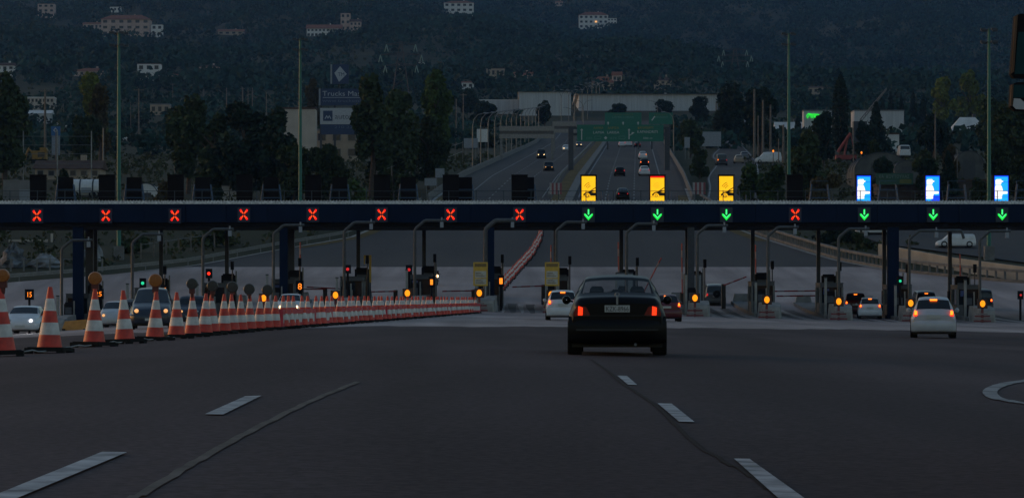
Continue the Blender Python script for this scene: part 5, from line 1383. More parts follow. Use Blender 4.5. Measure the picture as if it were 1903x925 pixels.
B('low tan wall of a yard below the warehouses', 946, 1012, 194, 206, W_tan, roof_brown, 'flat', 1, 3, 'building', 'low_building', wins=False)
t = B('low grey hall with a green neon sign right of the motorway', 1494, 1546, 207, 262, W_grey, roof_grey, 'flat', 1, 3, 'building', 'commercial_building', wins=False)
Yn = t.location.y; s = Yn / F
nb = MB(); pts = [(1498, 216), (1500, 212), (1505, 211), (1501, 214), (1499, 219), (1500, 222), (1502, 218), (1504, 215)]
def neon(mb, P_): mb.tube([(px(x, Yn) - t.location.x, -.2, pz(y, Yn) - t.location.z) for x, y in P_], .12, 5)
neon(nb, [(1507, 212), (1502, 211.5), (1499, 215), (1500.5, 220), (1503, 215.5)]); neon(nb, [(1504, 215), (1507, 214), (1507, 219)]); neon(nb, [(1509, 220), (1510, 214), (1513, 214), (1512.5, 219)])
neon(nb, [(1514, 222), (1515, 214), (1518, 214), (1517, 218), (1515, 218)]); neon(nb, [(1519, 213), (1523, 214), (1525.5, 217), (1522, 219), (1519, 219)]); neon(nb, [(1502, 213), (1514, 212.5), (1520, 213)])
nb.build('neon_lettering', E_neon, t)
B('low porch with a sloping pale roof left of the neon hall', 1442, 1496, 226, 258, W_dark, roof_white, 'side', 1, 3, 'shed', 'shed', roof_h=18, wins=False)
B('large pale sheet-metal hall right of the dark conifers', 1588, 1680, 207, 262, W_grey, roof_grey, 'flat', 1, 3, 'warehouse', 'warehouse', wins=False)
B('small pale cabin in front of the sheet-metal hall', 1647, 1671, 250, 282, white_paint, roof_brown, 'flat', 1, 1, 'cabin', 'cabin', wins=False)
B('dark hall with a pale hipped roof at right', 1768, 1834, 217, 266, W_dark, roof_white, 'hip', 1, 3, 'building', 'hall', roof_h=26, wins=False)
B('brown low building under a green sign at the right of the gantry', 1632, 1712, 345, 376, M('brown_wall', (.085, .065, .058), .8, var=.2), roof_brown, 'flat', 1, 1, 'building', 'low_building', wins=False, Y=385)
B('dark red-brown low building between the middle and right-hand blue panels', 1756, 1832, 338, 376, M('brown_wall', (.085, .065, .058), .8, var=.2), roof_brown, 'flat', 1, 1, 'building', 'low_building', wins=False, Y=388)
Ys_ = 382; t = thing('green_shop_sign', 'green shop sign with pale lettering right of the left-hand blue panel', 'sign', (px(1664, Ys_), Ys_, g(px(1664, Ys_), Ys_))); bz_ = t.location.z; s = Ys_ / F
MB().box(-36 * s, 33 * s, 0, .15, pz(343, Ys_) - bz_, pz(322, Ys_) - bz_).build('panel', M('dark_green_sign', (.012, .07, .045), .5, var=.15), t)
lettering(t, 'ΚΑ  ΚΟΥΤΟΥΛΑΣ', .42, -31 * s, -.012, pz(331, Ys_) - bz_, M('shop_letter', (.15, .2, .19), .5, var=0), 57 * s)
MB().box(8 * s, 30 * s, -.012, -.003, pz(341, Ys_) - bz_, pz(333, Ys_) - bz_).build('yellow_field', M('olive_field', (.10, .11, .02), .5, var=.1), t)
MB().box(-34 * s, -33 * s, .16, .3, -.6, pz(322, Ys_) - bz_).box(31 * s, 32 * s, .16, .3, -.6, pz(322, Ys_) - bz_).build('posts', dark_pole, t)
Ya = 420; t = thing('roof_sign', 'sign with pinkish letters partly hidden at the foot of the right green mast', 'sign', (px(1487, Ya), Ya, g(px(1487, Ya), Ya))); bz_ = t.location.z; s = Ya / F
MB().box(-17 * s, 17 * s, 0, .12, pz(318, Ya) - bz_, pz(307, Ya) - bz_).build('panel', M('grey_board', (.16, .16, .18), .6, var=.1), t); lettering(t, 'ASTRO', 7 * s, -16 * s, -.01, pz(316, Ya) - bz_, M('pink_letter', (.30, .12, .12), .5, var=0), 31 * s)
MB().box(-15 * s, -14 * s, .02, .14, -.5, pz(318, Ya) - bz_).box(14 * s, 15 * s, .02, .14, -.5, pz(318, Ya) - bz_).build('posts', dark_pole, t)
def barrel(label, x0, x1, ytop, yb, Y, mat, depth=14, name='round_roof_shed', cat='shed', axis='y'):
    X, Y, Z = at((x0 + x1) / 2, Y); s = Y / F; w = (x1 - x0) * s / 2; h = pz(ytop, Y) - pz(yb, Y); zb = pz(yb, Y) - Z
    t = thing(name, label, cat, (X, Y, Z))
    arc = [(w * math.cos(a), zb + h * math.sin(a)) for a in np.linspace(0, math.pi, 17)]
    MB().prism(arc + [(-w, -1.0), (w, -1.0)] if zb > -1 else arc, 0, depth).build('shell', mat, t)
    for yy in np.arange(0, depth, 3.0): MB().tube([(a * 1.004, yy - .02, b + .05) for a, b in arc], .07, 5).build('rib', dark_pole, t)
    MB().box(-w * .4, w * .4, -.05, -.003, -.5, zb + h * .45).build('doorway', W_dark, t)
barrel('large half-round greenhouse shed behind the left-hand blue panel', 1588, 1690, 284, 318, 425, M('dusty_plastic', (.09, .092, .09), .8, var=.4, scale=.5), 10); barrel('smaller round-roofed shed beside the large one', 1662, 1708, 299, 318, 410, MATS['dusty_plastic'], 8)
barrel('pale half-round shelter at left of the gantry beyond the black panels', 246, 296, 341, 372, 395, white_paint, 6)
barrel('low round-roofed shed at the foot of the right green mast', 1772, 1830, 281, 312, 440, MATS['dusty_plastic'], 12)
# tanker trailer, containers, boxes
Yt = 392; t = thing('tanker', 'white cylindrical tanker trailer with dark hoops at left above the gantry', 'trailer', at(157, Yt)); z = t.location.z; s = Yt / F; r = (pz(333, Yt) - pz(368, Yt)) / 2; zc = pz(350, Yt) - z
MB().lathe([(.001, -26 * s), (r * .8, -26 * s), (r, -24 * s), (r, 27 * s), (r * .8, 29 * s), (.001, 29 * s)], 24, 0, 'x', (0, r, zc)).build('tank', white_paint, t)
h = MB()
for xx in (-9, 15): h.lathe([(r * 1.03, xx * s - .1), (r * 1.03, xx * s + .1)], 24, 0, 'x', (0, r, zc))
h.build('hoop', dark_pole, t); MB().box(-24 * s, 27 * s, .3, 2 * r - .3, .3, zc - r + .35).build('chassis', dark_pole, t); MB().box(-6 * s, 12 * s, -.06, .02, zc - .6, zc + .1).build('lettering_panel', pale_grey, t)
for xx in (-18, 14, 21):
    wo = MB().lathe([(.25, -.2), (.48, -.2), (.5, 0), (.48, .2), (.25, .2)], 14, 0, 'y', (xx * s, .3, .5)).build('wheel', rubber, t)
def container(label, x0, x1, yt, yb, Y, mat, name='container', cat='container', d=3.0):
    t = thing(name, label, cat, at((x0 + x1) / 2, Y)); z = t.location.z; s = Y / F; w = (x1 - x0) * s / 2; z0, z1 = max(-.3, pz(yb, Y) - z), pz(yt, Y) - z
    MB().box(-w, w, 0, d, min(z0, 0) , z1).build('shell', mat, t); m = MB(); x = -w + .15
    while x < w - .1: m.box(x, x + .12, -.04, -.002, max(z0, 0) + .1, z1 - .1); x += .35
    m.build('ribs', mat, t); MB().box(-w - .05, w + .05, -.06, d + .05, z1 + .002, z1 + .12).build('top_rail', roof_grey, t)
container('grey container with a pinkish stain at the left edge above the gantry', 6, 53, 336, 372, 388, M('stained_container', (.17, .165, .165), .7, var=.3, scale=.5))
container('white box trailer between two black panels', 412, 441, 346, 373, 388, W_grey, 'box_trailer', 'trailer'); container('pale truck body with red paint above the dark bushes', 1532, 1550, 278, 298, hitY(1541, 298), M('truck_body', (.26, .22, .21), .6, var=.2), 'truck_body', 'truck')
container('blue-grey box beside the grey container', 36, 66, 352, 372, 384, pale_grey, 'box_trailer', 'trailer', 2)
# yellow excavator and red machine
Ye = hitY(68, 303); t = thing('excavator', 'dull yellow excavator parked behind the wire fence at left', 'excavator', at(68, Ye)); s = Ye / F; z = t.location.z; q = lambda y: pz(y, Ye) - z
ym = M('machine_yellow', (.22, .12, .02), .6, var=.2)
MB().box(-9 * s, 17 * s, 0, 2.4, q(296), q(280)).build('body', ym, t); MB().prism([(6 * s, q(280)), (19 * s, q(280)), (17 * s, q(274)), (5 * s, q(274))], .2, 2.2).build('cab', ym, t); MB().box(2 * s, 15 * s, -.02, -.003, q(292), q(283)).build('window', win_m, t)
MB().tube([(-8 * s, 1, q(285)), (-16 * s, 1, q(276)), (-22 * s, 1, q(290)), (-24 * s, 1, q(302))], .28, 6).build('boom', ym, t); MB().box(-10 * s, 18 * s, -.2, .5, -.3, q(296)).box(-10 * s, 18 * s, 1.9, 2.6, -.3, q(296)).build('tracks', rubber, t)
Yc = hitY(1568, 303); t = thing('red_crane', 'red crane jib leaning over the yard between dark trees at right', 'crane', at(1568, Yc)); s = Yc / F; z = t.location.z; q = lambda y: pz(y, Yc) - z; rm = M('machine_red', (.20, .03, .025), .6, var=.2)
MB().tube([(-10 * s, 1, q(282)), (14 * s, 1, q(247))], .32, 6).tube([(14 * s, 1, q(247)), (20 * s, 1, q(280))], .10, 5).build('jib', rm, t); MB().box(-14 * s, 24 * s, 0, 2.3, q(296), q(288)).tube([(2 * s, 1, q(290)), (8 * s, 1, q(256))], .2, 6).build('chassis', rm, t)
for xx in (-9, 18): MB().lathe([(.2, -.2), (.5, -.2), (.5, .2), (.2, .2)], 14, 0, 'y', (xx * s, .1, max(.5, q(298)))).build('wheel', rubber, t)
MB().box(-12 * s, -8 * s, .3, .8, -.4, q(296)).box(18 * s, 22 * s, .3, .8, -.4, q(296)).build('legs', rm, t)
for lab, P_, Yk in (('long dark lattice crane boom slanting above the neon hall', [(1532, 262), (1573, 178)], 640), ('pale crane boom slanting up beside the sheet-metal hall', [(1598, 226), (1648, 165)], 640)):
    X, Y, Z = at(P_[0][0], Yk); t = thing('crane_boom', lab, 'crane', (X, Y, Z)); A = Vector((0, 0, pz(P_[0][1], Yk) - Z)); E = Vector((px(P_[1][0], Yk) - X, 0, pz(P_[1][1], Yk) - Z)); m = MB()
    for o in ((0, -.4, .4), (0, .4, .4), (0, 0, -.4)): m.tube([A + Vector(o), E + Vector(o) * .4], .10, 4)
    for i in range(12): m.tube([A.lerp(E, i / 12) + Vector((0, 0, .4 if i % 2 else -.4)), A.lerp(E, (i + 1) / 12) + Vector((0, 0, -.35 if i % 2 else .35))], .06, 4)
    m.build('boom', galv, t); MB().box(-1.5, 1.5, -1, 1.5, -.5, max(1.5, A.z)).build('base', dark_pole, t)
for x_, y_, lab in ((1601, 284, 'small orange lamp beside the red crane'), (1437, 281, 'small orange lamp among the pale poles')):
    X, Y, Z = at(x_, 470); zz = pz(y_, 470) - Z; t = thing('yard_lamp', lab, 'lamp', (X, Y, Z), 0, 'orange yard lamps'); MB().tube([(0, 0, -.2), (0, 0, zz - .2)], .06, 5).build('post', dark_pole, t); MB().lathe([(.001, -.2), (.12, -.1), (.14, .1), (.001, .25)], 10, 0, 'z', (0, 0, zz)).build('lamp', E_orange, t)
# scrap yard seen under the gantry at left
Yk = 325; s = Yk / F
t = thing('open_shed', 'pale steel portal frame of an open shed under the left end of the gantry', 'frame', at(50, Yk)); z = t.location.z; q = lambda y: pz(y, Yk) - z
m = MB()
for xx in (-32, -12, 36, 46): m.box(xx * s - .12, xx * s + .12, 0, .25, -.5, q(446 if xx < 40 else 434))
m.box(-34 * s, 38 * s, -.05, .3, q(449), q(445)).build('frame', W_cream, t)
br = MB().tube([(46 * s, .1, q(440)), (64 * s, 3, q(480))], .06, 5).tube([(64 * s, .1, q(440)), (54 * s, 1, q(480))], .06, 5); br.build('brace', galv, t); MB().box(-10 * s, 30 * s, 4, 4.2, -.3, q(452)).build('back_wall', W_dark, t)
def heap(label, x, yb, w, h, mat, name='scrap_heap', cat='heap', Y=None, seed=0):
    X, Y, Z = at(x, Y) if Y else hit(x, yb); s = Y / F; rg = np.random.default_rng(seed); m = MB(); n_, k_ = 14, 9; vs = []
    for i in range(k_):
        a = i / (k_ - 1) * math.pi / 2
        for j in range(n_):
            b = 2 * math.pi * j / n_; r = rg.uniform(.75, 1.15); vs.append((w * s * math.cos(a) * math.cos(b) * r, 2.0 * math.cos(a) * math.sin(b) * r, h * s * math.sin(a) * rg.uniform(.75, 1.1) - .15))
    m.add(vs, [(i * n_ + j, i * n_ + (j + 1) % n_, (i + 1) * n_ + (j + 1) % n_, (i + 1) * n_ + j) for i in range(k_ - 1) for j in range(n_)])
    tag(m.build(name, mat, None, (X, Y, Z)), label, cat)
tarp = M('grey_tarpaulin', (.20, .20, .205), .8, var=.45, scale=.8)
heap('grey tarpaulin heap left of the wide blue column', 84, 495, 32, 26, tarp, 'tarpaulin_heap', seed=1); heap('pale scrap heap under the portal frame at the left edge', 25, 495, 26, 44, M('mixed_scrap', (.12, .125, .135), .8, var=.7, scale=1.5), seed=2); heap('scrap pile between the two left columns', 153, 490, 16, 30, M('mixed_scrap', (.12, .125, .135), .8, var=.7, scale=1.5), seed=3); heap('pale rubble pile right of the dark left column', 181, 488, 12, 34, tarp, 'rubble_pile', seed=4)

# ------------------------------------------------------------------ trees
leaf_dark = M('leaf_dark', (.040, .056, .026), .8, var=.6, scale=.35, leaf=True, rnd=.35)
leaf_mid = M('leaf_mid', (.055, .085, .030), .8, var=.55, scale=.35, leaf=True, rnd=.3)
leaf_yel = M('leaf_yellow_green', (.13, .15, .028), .8, var=.5, scale=.35, leaf=True, rnd=.3)
leaf_con = M('leaf_conifer', (.020, .036, .024), .85, var=.6, scale=.35, leaf=True, rnd=.3)
leaf_brown = M('leaf_brownish', (.075, .06, .028), .85, var=.5, scale=.35, leaf=True, rnd=.3)
bark = M('bark', (.07, .055, .045), .9, var=.3)

def leaf_cloud(pts, size, rg):
    "small randomly turned quads at the given points"
    n = len(pts); a = rg.normal(size=(n, 3)); a /= np.linalg.norm(a, axis=1, keepdims=True); b = rg.normal(size=(n, 3)); b -= a * (a * b).sum(1, keepdims=True); b /= np.linalg.norm(b, axis=1, keepdims=True)
    sz = size * rg.uniform(.6, 1.4, (n, 1)); u_ = a * sz; v_ = b * sz * rg.uniform(.5, .9, (n, 1))
    V = np.stack([pts - u_, pts - v_ * .9, pts + u_, pts + v_], 1).reshape(-1, 3)
    return V, np.arange(4 * n).reshape(n, 4)
def np_mesh(name, V, Fq, mats):
    me = bpy.data.meshes.new(name); me.vertices.add(len(V)); me.vertices.foreach_set('co', np.ascontiguousarray(V, np.float32).ravel())
    me.loops.add(Fq.size); me.loops.foreach_set('vertex_index', Fq.astype(np.int32).ravel()); me.polygons.add(len(Fq)); me.polygons.foreach_set('loop_start', np.arange(0, Fq.size, Fq.shape[1], dtype=np.int32))
    me.update(calc_edges=True)
    for m in mats: me.materials.append(m)
    return me
def crown_pts(kind, n, rg):
    "unit crown: x, y in -1..1, z in 0..1"
    out = []
    if kind in ('round', 'bush', 'poplar', 'ragged'):
        nb = {'round': 16, 'bush': 12, 'poplar': 22, 'ragged': 20}[kind]
        for i in range(nb):
            z = rg.uniform(.1, .95) if kind != 'bush' else rg.uniform(.1, .8)
            if kind == 'poplar': rr = .62 * (1 - (2 * z - .85) ** 2 * .55) * rg.uniform(.2, 1); br = rg.uniform(.25, .42)
            elif kind == 'bush': rr = .75 * math.sqrt(max(.05, 1 - z * z)) * rg.uniform(.2, 1); br = rg.uniform(.25, .42)
            else: rr = .72 * math.sqrt(max(.03, 1 - (2 * z - .9) ** 2)) * rg.uniform(.25, 1); br = rg.uniform(.22, .40)
            a = rg.uniform(0, 2 * math.pi); c = np.array([rr * math.cos(a), rr * math.sin(a), z])
            m = n // nb; d = rg.normal(size=(m, 3)); d /= np.linalg.norm(d, axis=1, keepdims=True); d *= (rg.uniform(.35, 1.0, (m, 1)) ** .5) * br; d[:, 2] *= {'poplar': .38, 'bush': .55}.get(kind, .5)
            out.append(c + d)
        P = np.concatenate(out); P[:, 2] = np.clip(P[:, 2], .0, 1.08); return P
    z = rg.uniform(0, 1, n) ** 1.25
    if kind == 'cypress': r = .9 * np.sin(np.clip(z * .93 + .07, 0, 1) * math.pi) ** .6 * rg.uniform(.4, 1, n)
    else:
        tier = np.abs(((z * 9) % 1)); r = (1 - z) * (.65 + .35 * (1 - tier)) * rg.uniform(.35, 1, n) + .03
    a = rg.uniform(0, 2 * math.pi, n); return np.stack([r * np.cos(a), r * np.sin(a), z], 1)
TEMPL = {}
def crown_mesh(kind, var, mat, w, h):
    key = (kind, var, mat.name, round(h / w, 1), round(math.log(h) * 2))
    if key in TEMPL: return TEMPL[key]
    rg = np.random.default_rng(hash((kind, var)) % 1000 if False else sum(map(ord, kind)) * 7 + var)
    n = {'round': 5200, 'ragged': 5600, 'poplar': 5600, 'bush': 3000, 'cypress': 2600, 'conifer': 3200}[kind]
    P = crown_pts(kind, n, rg) * [w, w * .8, h]; V, Fq = leaf_cloud(P, .045 * (w * w * h) ** (1 / 3) + .10, rg)
    TEMPL[key] = np_mesh('crown', V, Fq, [mat]); return TEMPL[key]
def tree(label, x, yb, yt, wpx, kind, mat, cat='tree', name=None, var=0, group=None, Y=None, trunk=.12):
    X, Y_, Z = hit(x, yb) if Y is None else (*at(x, Y),)
    s = Y_ / F; h = pz(yt, Y_) - Z; w = wpx * s / 2; name = name or {'round': 'broadleaf_tree', 'ragged': 'broadleaf_tree', 'poplar': 'poplar_tree', 'bush': 'bush', 'cypress': 'cypress_tree', 'conifer': 'conifer_tree'}[kind]
    t = thing(name, label, cat, (X, Y_, Z), 0, group)
    z0 = 0 if kind == 'bush' else h * trunk
    me = crown_mesh(kind, var, mat, w, h - z0); c = bpy.data.objects.new('crown', me); COL.objects.link(c); c.parent = t; c.location = (0, 0, z0); c.rotation_euler = (0, 0, random.uniform(-.4, .4))
    r = max(.08, .03 * h); m = MB().tube([(0, 0, -.4), (.02 * h, 0, h * .35), (-.01 * h, 0, h * .8)], [r, r * .7, r * .2], 7)
    rg = random.Random(int(x * 10))
    for _ in range(5):
        a = rg.uniform(0, 6.28); z_ = rg.uniform(.25, .6) * h; m.tube([(0.01 * h, 0, z_), (math.cos(a) * w * .55, math.sin(a) * w * .5, z_ + h * .2)], [r * .45, r * .12], 5)
    m.build('trunk', bark, t); return t
T = tree
T('large dark round tree at the left edge above the gantry', 8, 345, 148, 110, 'ragged', leaf_dark)
T('yellow-green tree left of the first green mast', 170, 290, 142, 74, 'poplar', leaf_yel); T('darker tree leaning against the yellow-green tree', 186, 305, 158, 52, 'ragged', leaf_brown, var=2); T('dark tree below the yellow-green one', 160, 320, 215, 70, 'ragged', leaf_dark, var=1)
T('dark round-topped tree right of the left green mast', 350, 360, 186, 112, 'ragged', leaf_dark, var=3); T('tall dark conifer mass left of the second green mast', 455, 372, 200, 142, 'ragged', leaf_con, var=4); T('dark conifer beside the tall conifer mass', 518, 380, 212, 92, 'ragged', leaf_con, var=5); T('dark tree between the round-topped tree and the conifers', 400, 370, 212, 104, 'ragged', leaf_dark, var=6)
T('dark shrubby tree below the beige building', 545, 385, 268, 90, 'ragged', leaf_dark, var=7); T('dark shrub in front of the billboard legs', 610, 385, 272, 95, 'ragged', leaf_dark, var=8); T('brownish poplar behind the second green mast', 582, 262, 148, 38, 'poplar', leaf_brown, var=1)
T('tall dark poplar hiding the right end of the truck dealer signs', 690, 368, 150, 96, 'poplar', leaf_dark, var=2); T('tallest poplar left of the motorway', 812, 330, 116, 74, 'poplar', leaf_mid, var=3); T('dark bushy tree between the two tall poplars', 745, 352, 176, 112, 'ragged', leaf_dark, var=9); T('low dark tree at the foot of the tallest poplar', 795, 350, 222, 96, 'ragged', leaf_dark, var=10)
T('green bush on the bank right of the second green mast', 648, 395, 325, 80, 'bush', leaf_mid, 'bush'); T('dark bush under the poplars beside the motorway', 730, 392, 300, 90, 'bush', leaf_dark, 'bush', var=1); T('olive bush between the black panels at left', 296, 396, 322, 60, 'bush', leaf_brown, 'bush', var=2); T('small dark bush before the white box trailer', 400, 392, 346, 34, 'bush', leaf_con, 'bush', var=3); T('dark bush in front of the red-roofed low building', 116, 380, 308, 34, 'bush', leaf_con, 'bush', var=4)
T('dark round tree in front of the gabled warehouse', 1012, 236, 190, 38, 'round', leaf_con, var=11); T('small dark tree before the long warehouse, left', 1150, 222, 190, 44, 'bush', leaf_con, 'bush', var=5); T('spreading dark tree before the long warehouse', 1235, 216, 183, 54, 'bush', leaf_con, 'bush', var=6); T('dark shrub belt at the right end of the long warehouse', 1300, 235, 183, 50, 'ragged', leaf_con, var=12)
T('large dark tree mass behind the pale poles', 1365, 275, 152, 96, 'ragged', leaf_con, var=13); T('dark tree right of the large mass behind the poles', 1412, 290, 160, 92, 'ragged', leaf_con, var=14); T('dark low trees left of the side road', 1283, 292, 228, 60, 'ragged', leaf_dark, var=15); T('small dark bush at the edge of the side road', 1300, 330, 272, 44, 'bush', leaf_dark, 'bush', var=7)
T('green bush covering the bend of the side road', 1398, 382, 296, 62, 'bush', leaf_mid, 'bush', var=8); T('olive bush right of the side road above the lone red cross', 1440, 384, 300, 60, 'bush', leaf_mid, 'bush', var=9); T('dark bush left of the lone black panel', 1505, 388, 252, 90, 'ragged', leaf_dark, var=16); T('olive bush right of the lone black panel', 1535, 392, 318, 84, 'bush', leaf_brown, 'bush', var=10)
T('dark narrow cypress beside the green neon', 1562, 300, 140, 40, 'cypress', leaf_con); T('dark conifer left of the sheet-metal hall', 1628, 290, 190, 64, 'conifer', leaf_con); T('thin dark cypress under the neon sign', 1483, 265, 216, 14, 'cypress', leaf_con, var=1); T('dark tree in front of the neon hall', 1530, 310, 212, 60, 'ragged', leaf_con, var=17); T('dark tree at the left side of the sheet-metal hall', 1606, 300, 222, 40, 'ragged', leaf_con, var=18)
T('yellowish tree on the right behind the row of conifers', 1750, 240, 148, 60, 'round', leaf_yel, var=19); T('larger yellowish tree near the right green mast', 1803, 235, 128, 72, 'round', leaf_yel, var=20)
for i, (x_, yt_, w_) in enumerate(((1655, 172, 26), (1675, 178, 24), (1697, 170, 28), (1716, 174, 26), (1640, 184, 24))): T('one of the dark pointed conifers in a row above the sheet-metal hall', x_, 235, yt_, w_, 'conifer', leaf_con, var=i % 3, group='row of conifers at right')
T('dark conifer between two blue panels', 1762, 372, 282, 56, 'conifer', leaf_con, var=1); T('dark tree mass at the right edge below the mirror', 1880, 350, 200, 110, 'ragged', leaf_dark, var=21); T('dark tree behind the right green mast', 1850, 300, 178, 80, 'ragged', leaf_dark, var=22); T('dark tree left of the dome-roofed hall', 1735, 300, 214, 70, 'ragged', leaf_con, var=23); T('dark shrub right of the third blue panel', 1896, 385, 290, 60, 'ragged', leaf_dark, var=24)
T('dark shrub above the middle blue panel', 1725, 380, 300, 50, 'ragged', leaf_con, var=25); T('dark bush before the round-roofed sheds', 1640, 365, 290, 60, 'bush', leaf_con, 'bush', var=11); T('dark bush right of the right-hand blue panel', 1820, 392, 318, 60, 'bush', leaf_dark, 'bush', var=12)
T('dark bush hiding the left foot of the street lamps', 905, 275, 236, 44, 'bush', leaf_dark, 'bush', var=13); T('dark tree above the bent street lamps', 900, 240, 192, 60, 'ragged', leaf_con, var=26); T('dark trees left of the low white warehouse', 868, 215, 170, 60, 'ragged', leaf_con, var=27)
T('dark bush on the bank under the left part of the gantry', 250, 470, 428, 70, 'bush', leaf_dark, 'bush', var=14); T('dark bush on the bank left of the blue columns', 400, 458, 420, 90, 'bush', leaf_dark, 'bush', var=15); T('dark bush behind the parapet at right', 1555, 452, 418, 80, 'bush', leaf_con, 'bush', var=16); T('low bush beside the pale retaining wall', 1600, 462, 432, 60, 'bush', leaf_dark, 'bush', var=17)

T('dark tree right of the brown low building', 1722, 376, 286, 62, 'ragged', leaf_dark, var=28); T('dark bushy tree under the right green mast', 1858, 372, 262, 84, 'ragged', leaf_dark, var=29)
T('dark tree between the round-roofed sheds and the red crane', 1622, 345, 266, 44, 'ragged', leaf_dark, var=30); T('olive tree left of the low round-roofed shed', 1768, 350, 268, 40, 'ragged', leaf_brown, var=31); T('dark shrub in front of the white truck cab', 1668, 352, 296, 54, 'bush', leaf_dark, 'bush', var=18)
# rough grass and scrub on the banks
def scatter(n, box, fn):
    X = RNG.uniform(box[0], box[1], n); Y = RNG.uniform(box[2], box[3], n); ok = fn(X, Y); return X[ok], Y[ok]
def scrub(name, X, Y, hmin, hmax, k, mat, label, cat, size):
    n = len(X); h = RNG.uniform(hmin, hmax, n); P = []
    for _ in range(k):
        a = RNG.uniform(0, 2 * math.pi, n); r = RNG.uniform(0, 1, n) ** .5 * h * .55; P.append(np.stack([X + r * np.cos(a), Y + r * np.sin(a), G(X, Y) + RNG.uniform(.0, 1, n) * h * .8], 1))
    P = np.concatenate(P); sz = np.tile(h * size, k)[:, None]; V, Fq = leaf_cloud(P, 1.0, RNG); V = (V.reshape(-1, 4, 3) - P[:, None]) * sz[:, :, None] + P[:, None]
    o = bpy.data.objects.new(name, np_mesh(name, V.reshape(-1, 3), Fq, [mat])); COL.objects.link(o); return tag(o, label, cat, None, 'stuff')
road_free = lambda X, Y: ((X < xl(Y) - 2.5) | ((X > xr(Y) + 2.5)))
sidefree = lambda X, Y: ~((X > 22) & (X < 62) & (Y > 385) & (Y < 720) & (np.abs(X - np.interp(Y, [386, 420, 470, 560, 700], [31, 33, 37, 39, 51])) < 6))
X, Y = scatter(5200, (-130, 150, 285, 620), lambda X, Y: road_free(X, Y) & sidefree(X, Y) & ~((X > 45) & (Y < 345)) & (np.abs(X) < .2 * Y + 10))
scrub('bank_scrub', X, Y, .5, 1.5, 14, M('leaf_scrub', (.040, .048, .022), .9, var=.6, scale=.2, leaf=True), 'low scrub and rough grass over the banks beside the motorway', 'scrub', .22)
# far wooded hillside, valley woods
leaf_hill = M('leaf_hill', (.018, .043, .034), .9, var=.8, scale=.012, leaf=True)
X, Y = scatter(2600, (-200, 230, 620, 1290), lambda X, Y: (road_free(X, Y) | (Y > 1000)) & (np.abs(X) < .20 * Y) & ((Y > 700) | (X < -30) | (X > 62)) & ~((np.abs(X - 30) < 45) & (Y > 950) & (Y < 1160)) & ~((np.abs(X - .0) < 80) & (Y > 1000) & (Y < 1120)))
scrub('valley_wood', X, Y, 2.5, 6.5, 26, leaf_hill, 'dark belt of trees on the valley floor', 'wood', .17)
H_keep = []
for o in bpy.data.objects:
    if o.parent is None and o.get('category') in ('house', 'building', 'warehouse') and o.location.y > 1000:
        w = max((v.co.x for v in o.children[0].data.vertices), default=8); H_keep.append((o.location.x, o.location.y, w))
def hill_free(X, Y):
    ok = (np.abs(X) < .195 * Y + 15)
    for hx, hy, w in H_keep: ok &= ~((np.abs(X - hx) < w + 3) & (Y > hy - 26 - w) & (Y < hy + 14))
    return ok
nz = lambda X, Y: np.sin(X / 61 + Y / 143) + np.sin(X / 23 - Y / 71 + 2) * .7 + np.sin(Y / 39 + X / 97) * .6
X, Y = scatter(42000, (-740, 740, 1290, 3750), lambda X, Y: hill_free(X, Y) & (RNG.uniform(-2.6, 1.2, len(X)) < nz(X, Y)))
scrub('hillside_forest', X, Y, 4.0, 10.5, 26, leaf_hill, 'dark wooded hillside filling the background', 'forest', .16)
X, Y = scatter(9000, (-740, 740, 1290, 3750), hill_free)
scrub('hillside_scrub', X, Y, 2.0, 4.0, 10, M('leaf_hill_scrub', (.062, .062, .032), .9, var=.6, scale=.02, leaf=True), 'paler scrub between the trees of the hillside', 'scrub', .3)

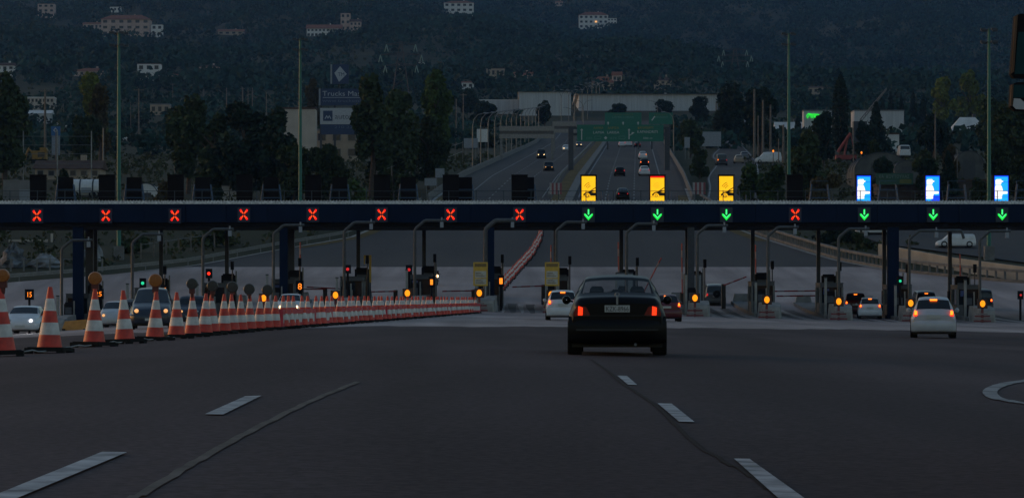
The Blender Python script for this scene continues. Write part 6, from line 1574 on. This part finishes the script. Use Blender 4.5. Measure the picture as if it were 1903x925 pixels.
# lorry on the right whose mirrors reach into the frame
t = thing('lorry', 'mirror pair of a dark lorry passing at the right edge', 'lorry', (px(1903, 20) + 1.62, 20, g(5, 20)))
z = t.location.z; Q = lambda y: pz(y, 20) - z; QX = lambda x: px(x, 20) - t.location.x
mh = M('mirror_housing', (.010, .010, .012), .8, var=.15); mb_ = M('mirror_edge_bronze', (.13, .08, .05), .78, var=.15); mg = M('mirror_glass', (.35, .4, .42), .05, 1.0, var=0)
for (pl, nm, gl) in (([(1886, 30), (1896, 26), (1935, 26), (1940, 34), (1936, 138), (1925, 146), (1884, 145), (1878, 138)], 'main_mirror', [(1893, 84), (1932, 84), (1930, 138), (1886, 138), (1884, 130)]),
                     ([(1879, 158), (1890, 153), (1935, 153), (1938, 160), (1934, 202), (1926, 208), (1885, 206), (1877, 198)], 'wide_mirror', [(1884, 183), (1896, 184), (1903, 190), (1907, 204), (1888, 203), (1882, 197)])):
    hs = MB().prism([(QX(x), Q(y)) for x, y in pl], 0, .07).build(nm, mh, t)
    if nm == 'main_mirror':
        MB().prism([(QX(1892), Q(60)), (QX(1932), Q(60)), (QX(1930), Q(138)), (QX(1885), Q(138))], -.006, -.001).build('mirror_glass', M('mirror_dark_glass', (.012, .045, .05), .78, var=.3, scale=2), hs)
        MB().prism([(QX(1886), Q(31)), (QX(1891), Q(28)), (QX(1884), Q(134)), (QX(1879), Q(137))], -.012, .004).build('edge_trim', mb_, hs)
    else:
        MB().prism([(QX(1883), Q(158)), (QX(1932), Q(158)), (QX(1930), Q(182)), (QX(1882), Q(182))], -.006, -.001).build('mirror_glass', M('mirror_dark_glass', (.012, .045, .05), .78, var=.3, scale=2), hs)
        MB().prism([(QX(x), Q(y)) for x, y in gl], -.007, -.001).build('mirror_glass', M('painted_reflection', (.42, .45, .46), .4, var=.1), hs)  # pale patch paints the bright reflection onto the lower mirror
        MB().prism([(QX(1879), Q(158)), (QX(1883), Q(156)), (QX(1881), Q(198)), (QX(1877), Q(197))], -.012, .004).build('edge_trim', mb_, hs)
MB().tube([(QX(1925), .08, Q(20)), (QX(1930), .08, Q(215)), (QX(1935) + .5, .3, Q(225))], .02, 6).tube([(QX(1925), .08, Q(20)), (QX(1935) + .5, .3, Q(10))], .02, 6).build('mirror_arm', mh, t)
cb = M('lorry_paint', (.06, .065, .075), .4, var=.1)
MB().prism([(0.45, .9), (2.85, .9), (2.85, 3.2), (2.6, 3.4), (.7, 3.4), (.45, 3.2)], -1.0, 1.2).build('cab', cb, t); MB().box(.42, 2.88, -13, -1.3, 1.1, 3.6).build('box_body', M('lorry_box', (.30, .30, .31), .6, var=.15), t); MB().box(1.0, 2.3, -13, 1.0, .6, 1.05).build('chassis', dark_pole, t)
for yy in (.3, -9.5, -11):
    for xx in (.6, 2.7):
        wo = MB().lathe([(.28, -.16), (.48, -.16), (.5, 0), (.48, .16), (.28, .16)], 18, 0, 'x', (xx, yy, .5)).build('wheel', rubber, t); MB().lathe([(.02, -.1), (.28, -.12), (.28, .12), (.02, .1)], 14, 0, 'x', (xx, yy, .5)).build('rim', rim_m, wo)

# ------------------------------------------------------------------ haze
hz = MB().box(-1150, 1150, -60, 4050, -12, 640)
o = hz.build('haze', [])
m = bpy.data.materials.new('haze'); m.use_nodes = True; nt = m.node_tree; nt.nodes.remove(nt.nodes['Principled BSDF'])
pv = nt.nodes.new('ShaderNodeVolumePrincipled'); pv.inputs['Color'].default_value = (.24, .50, 1.0, 1); pv.inputs['Density'].default_value = HAZE; pv.inputs['Anisotropy'].default_value = .2
nt.links.new(pv.outputs[0], nt.nodes['Material Output'].inputs['Volume']); o.data.materials.append(m); tag(o, 'thin bluish evening haze over the whole valley', 'haze', None, 'stuff')
if HAZE <= 0: bpy.data.objects.remove(o)
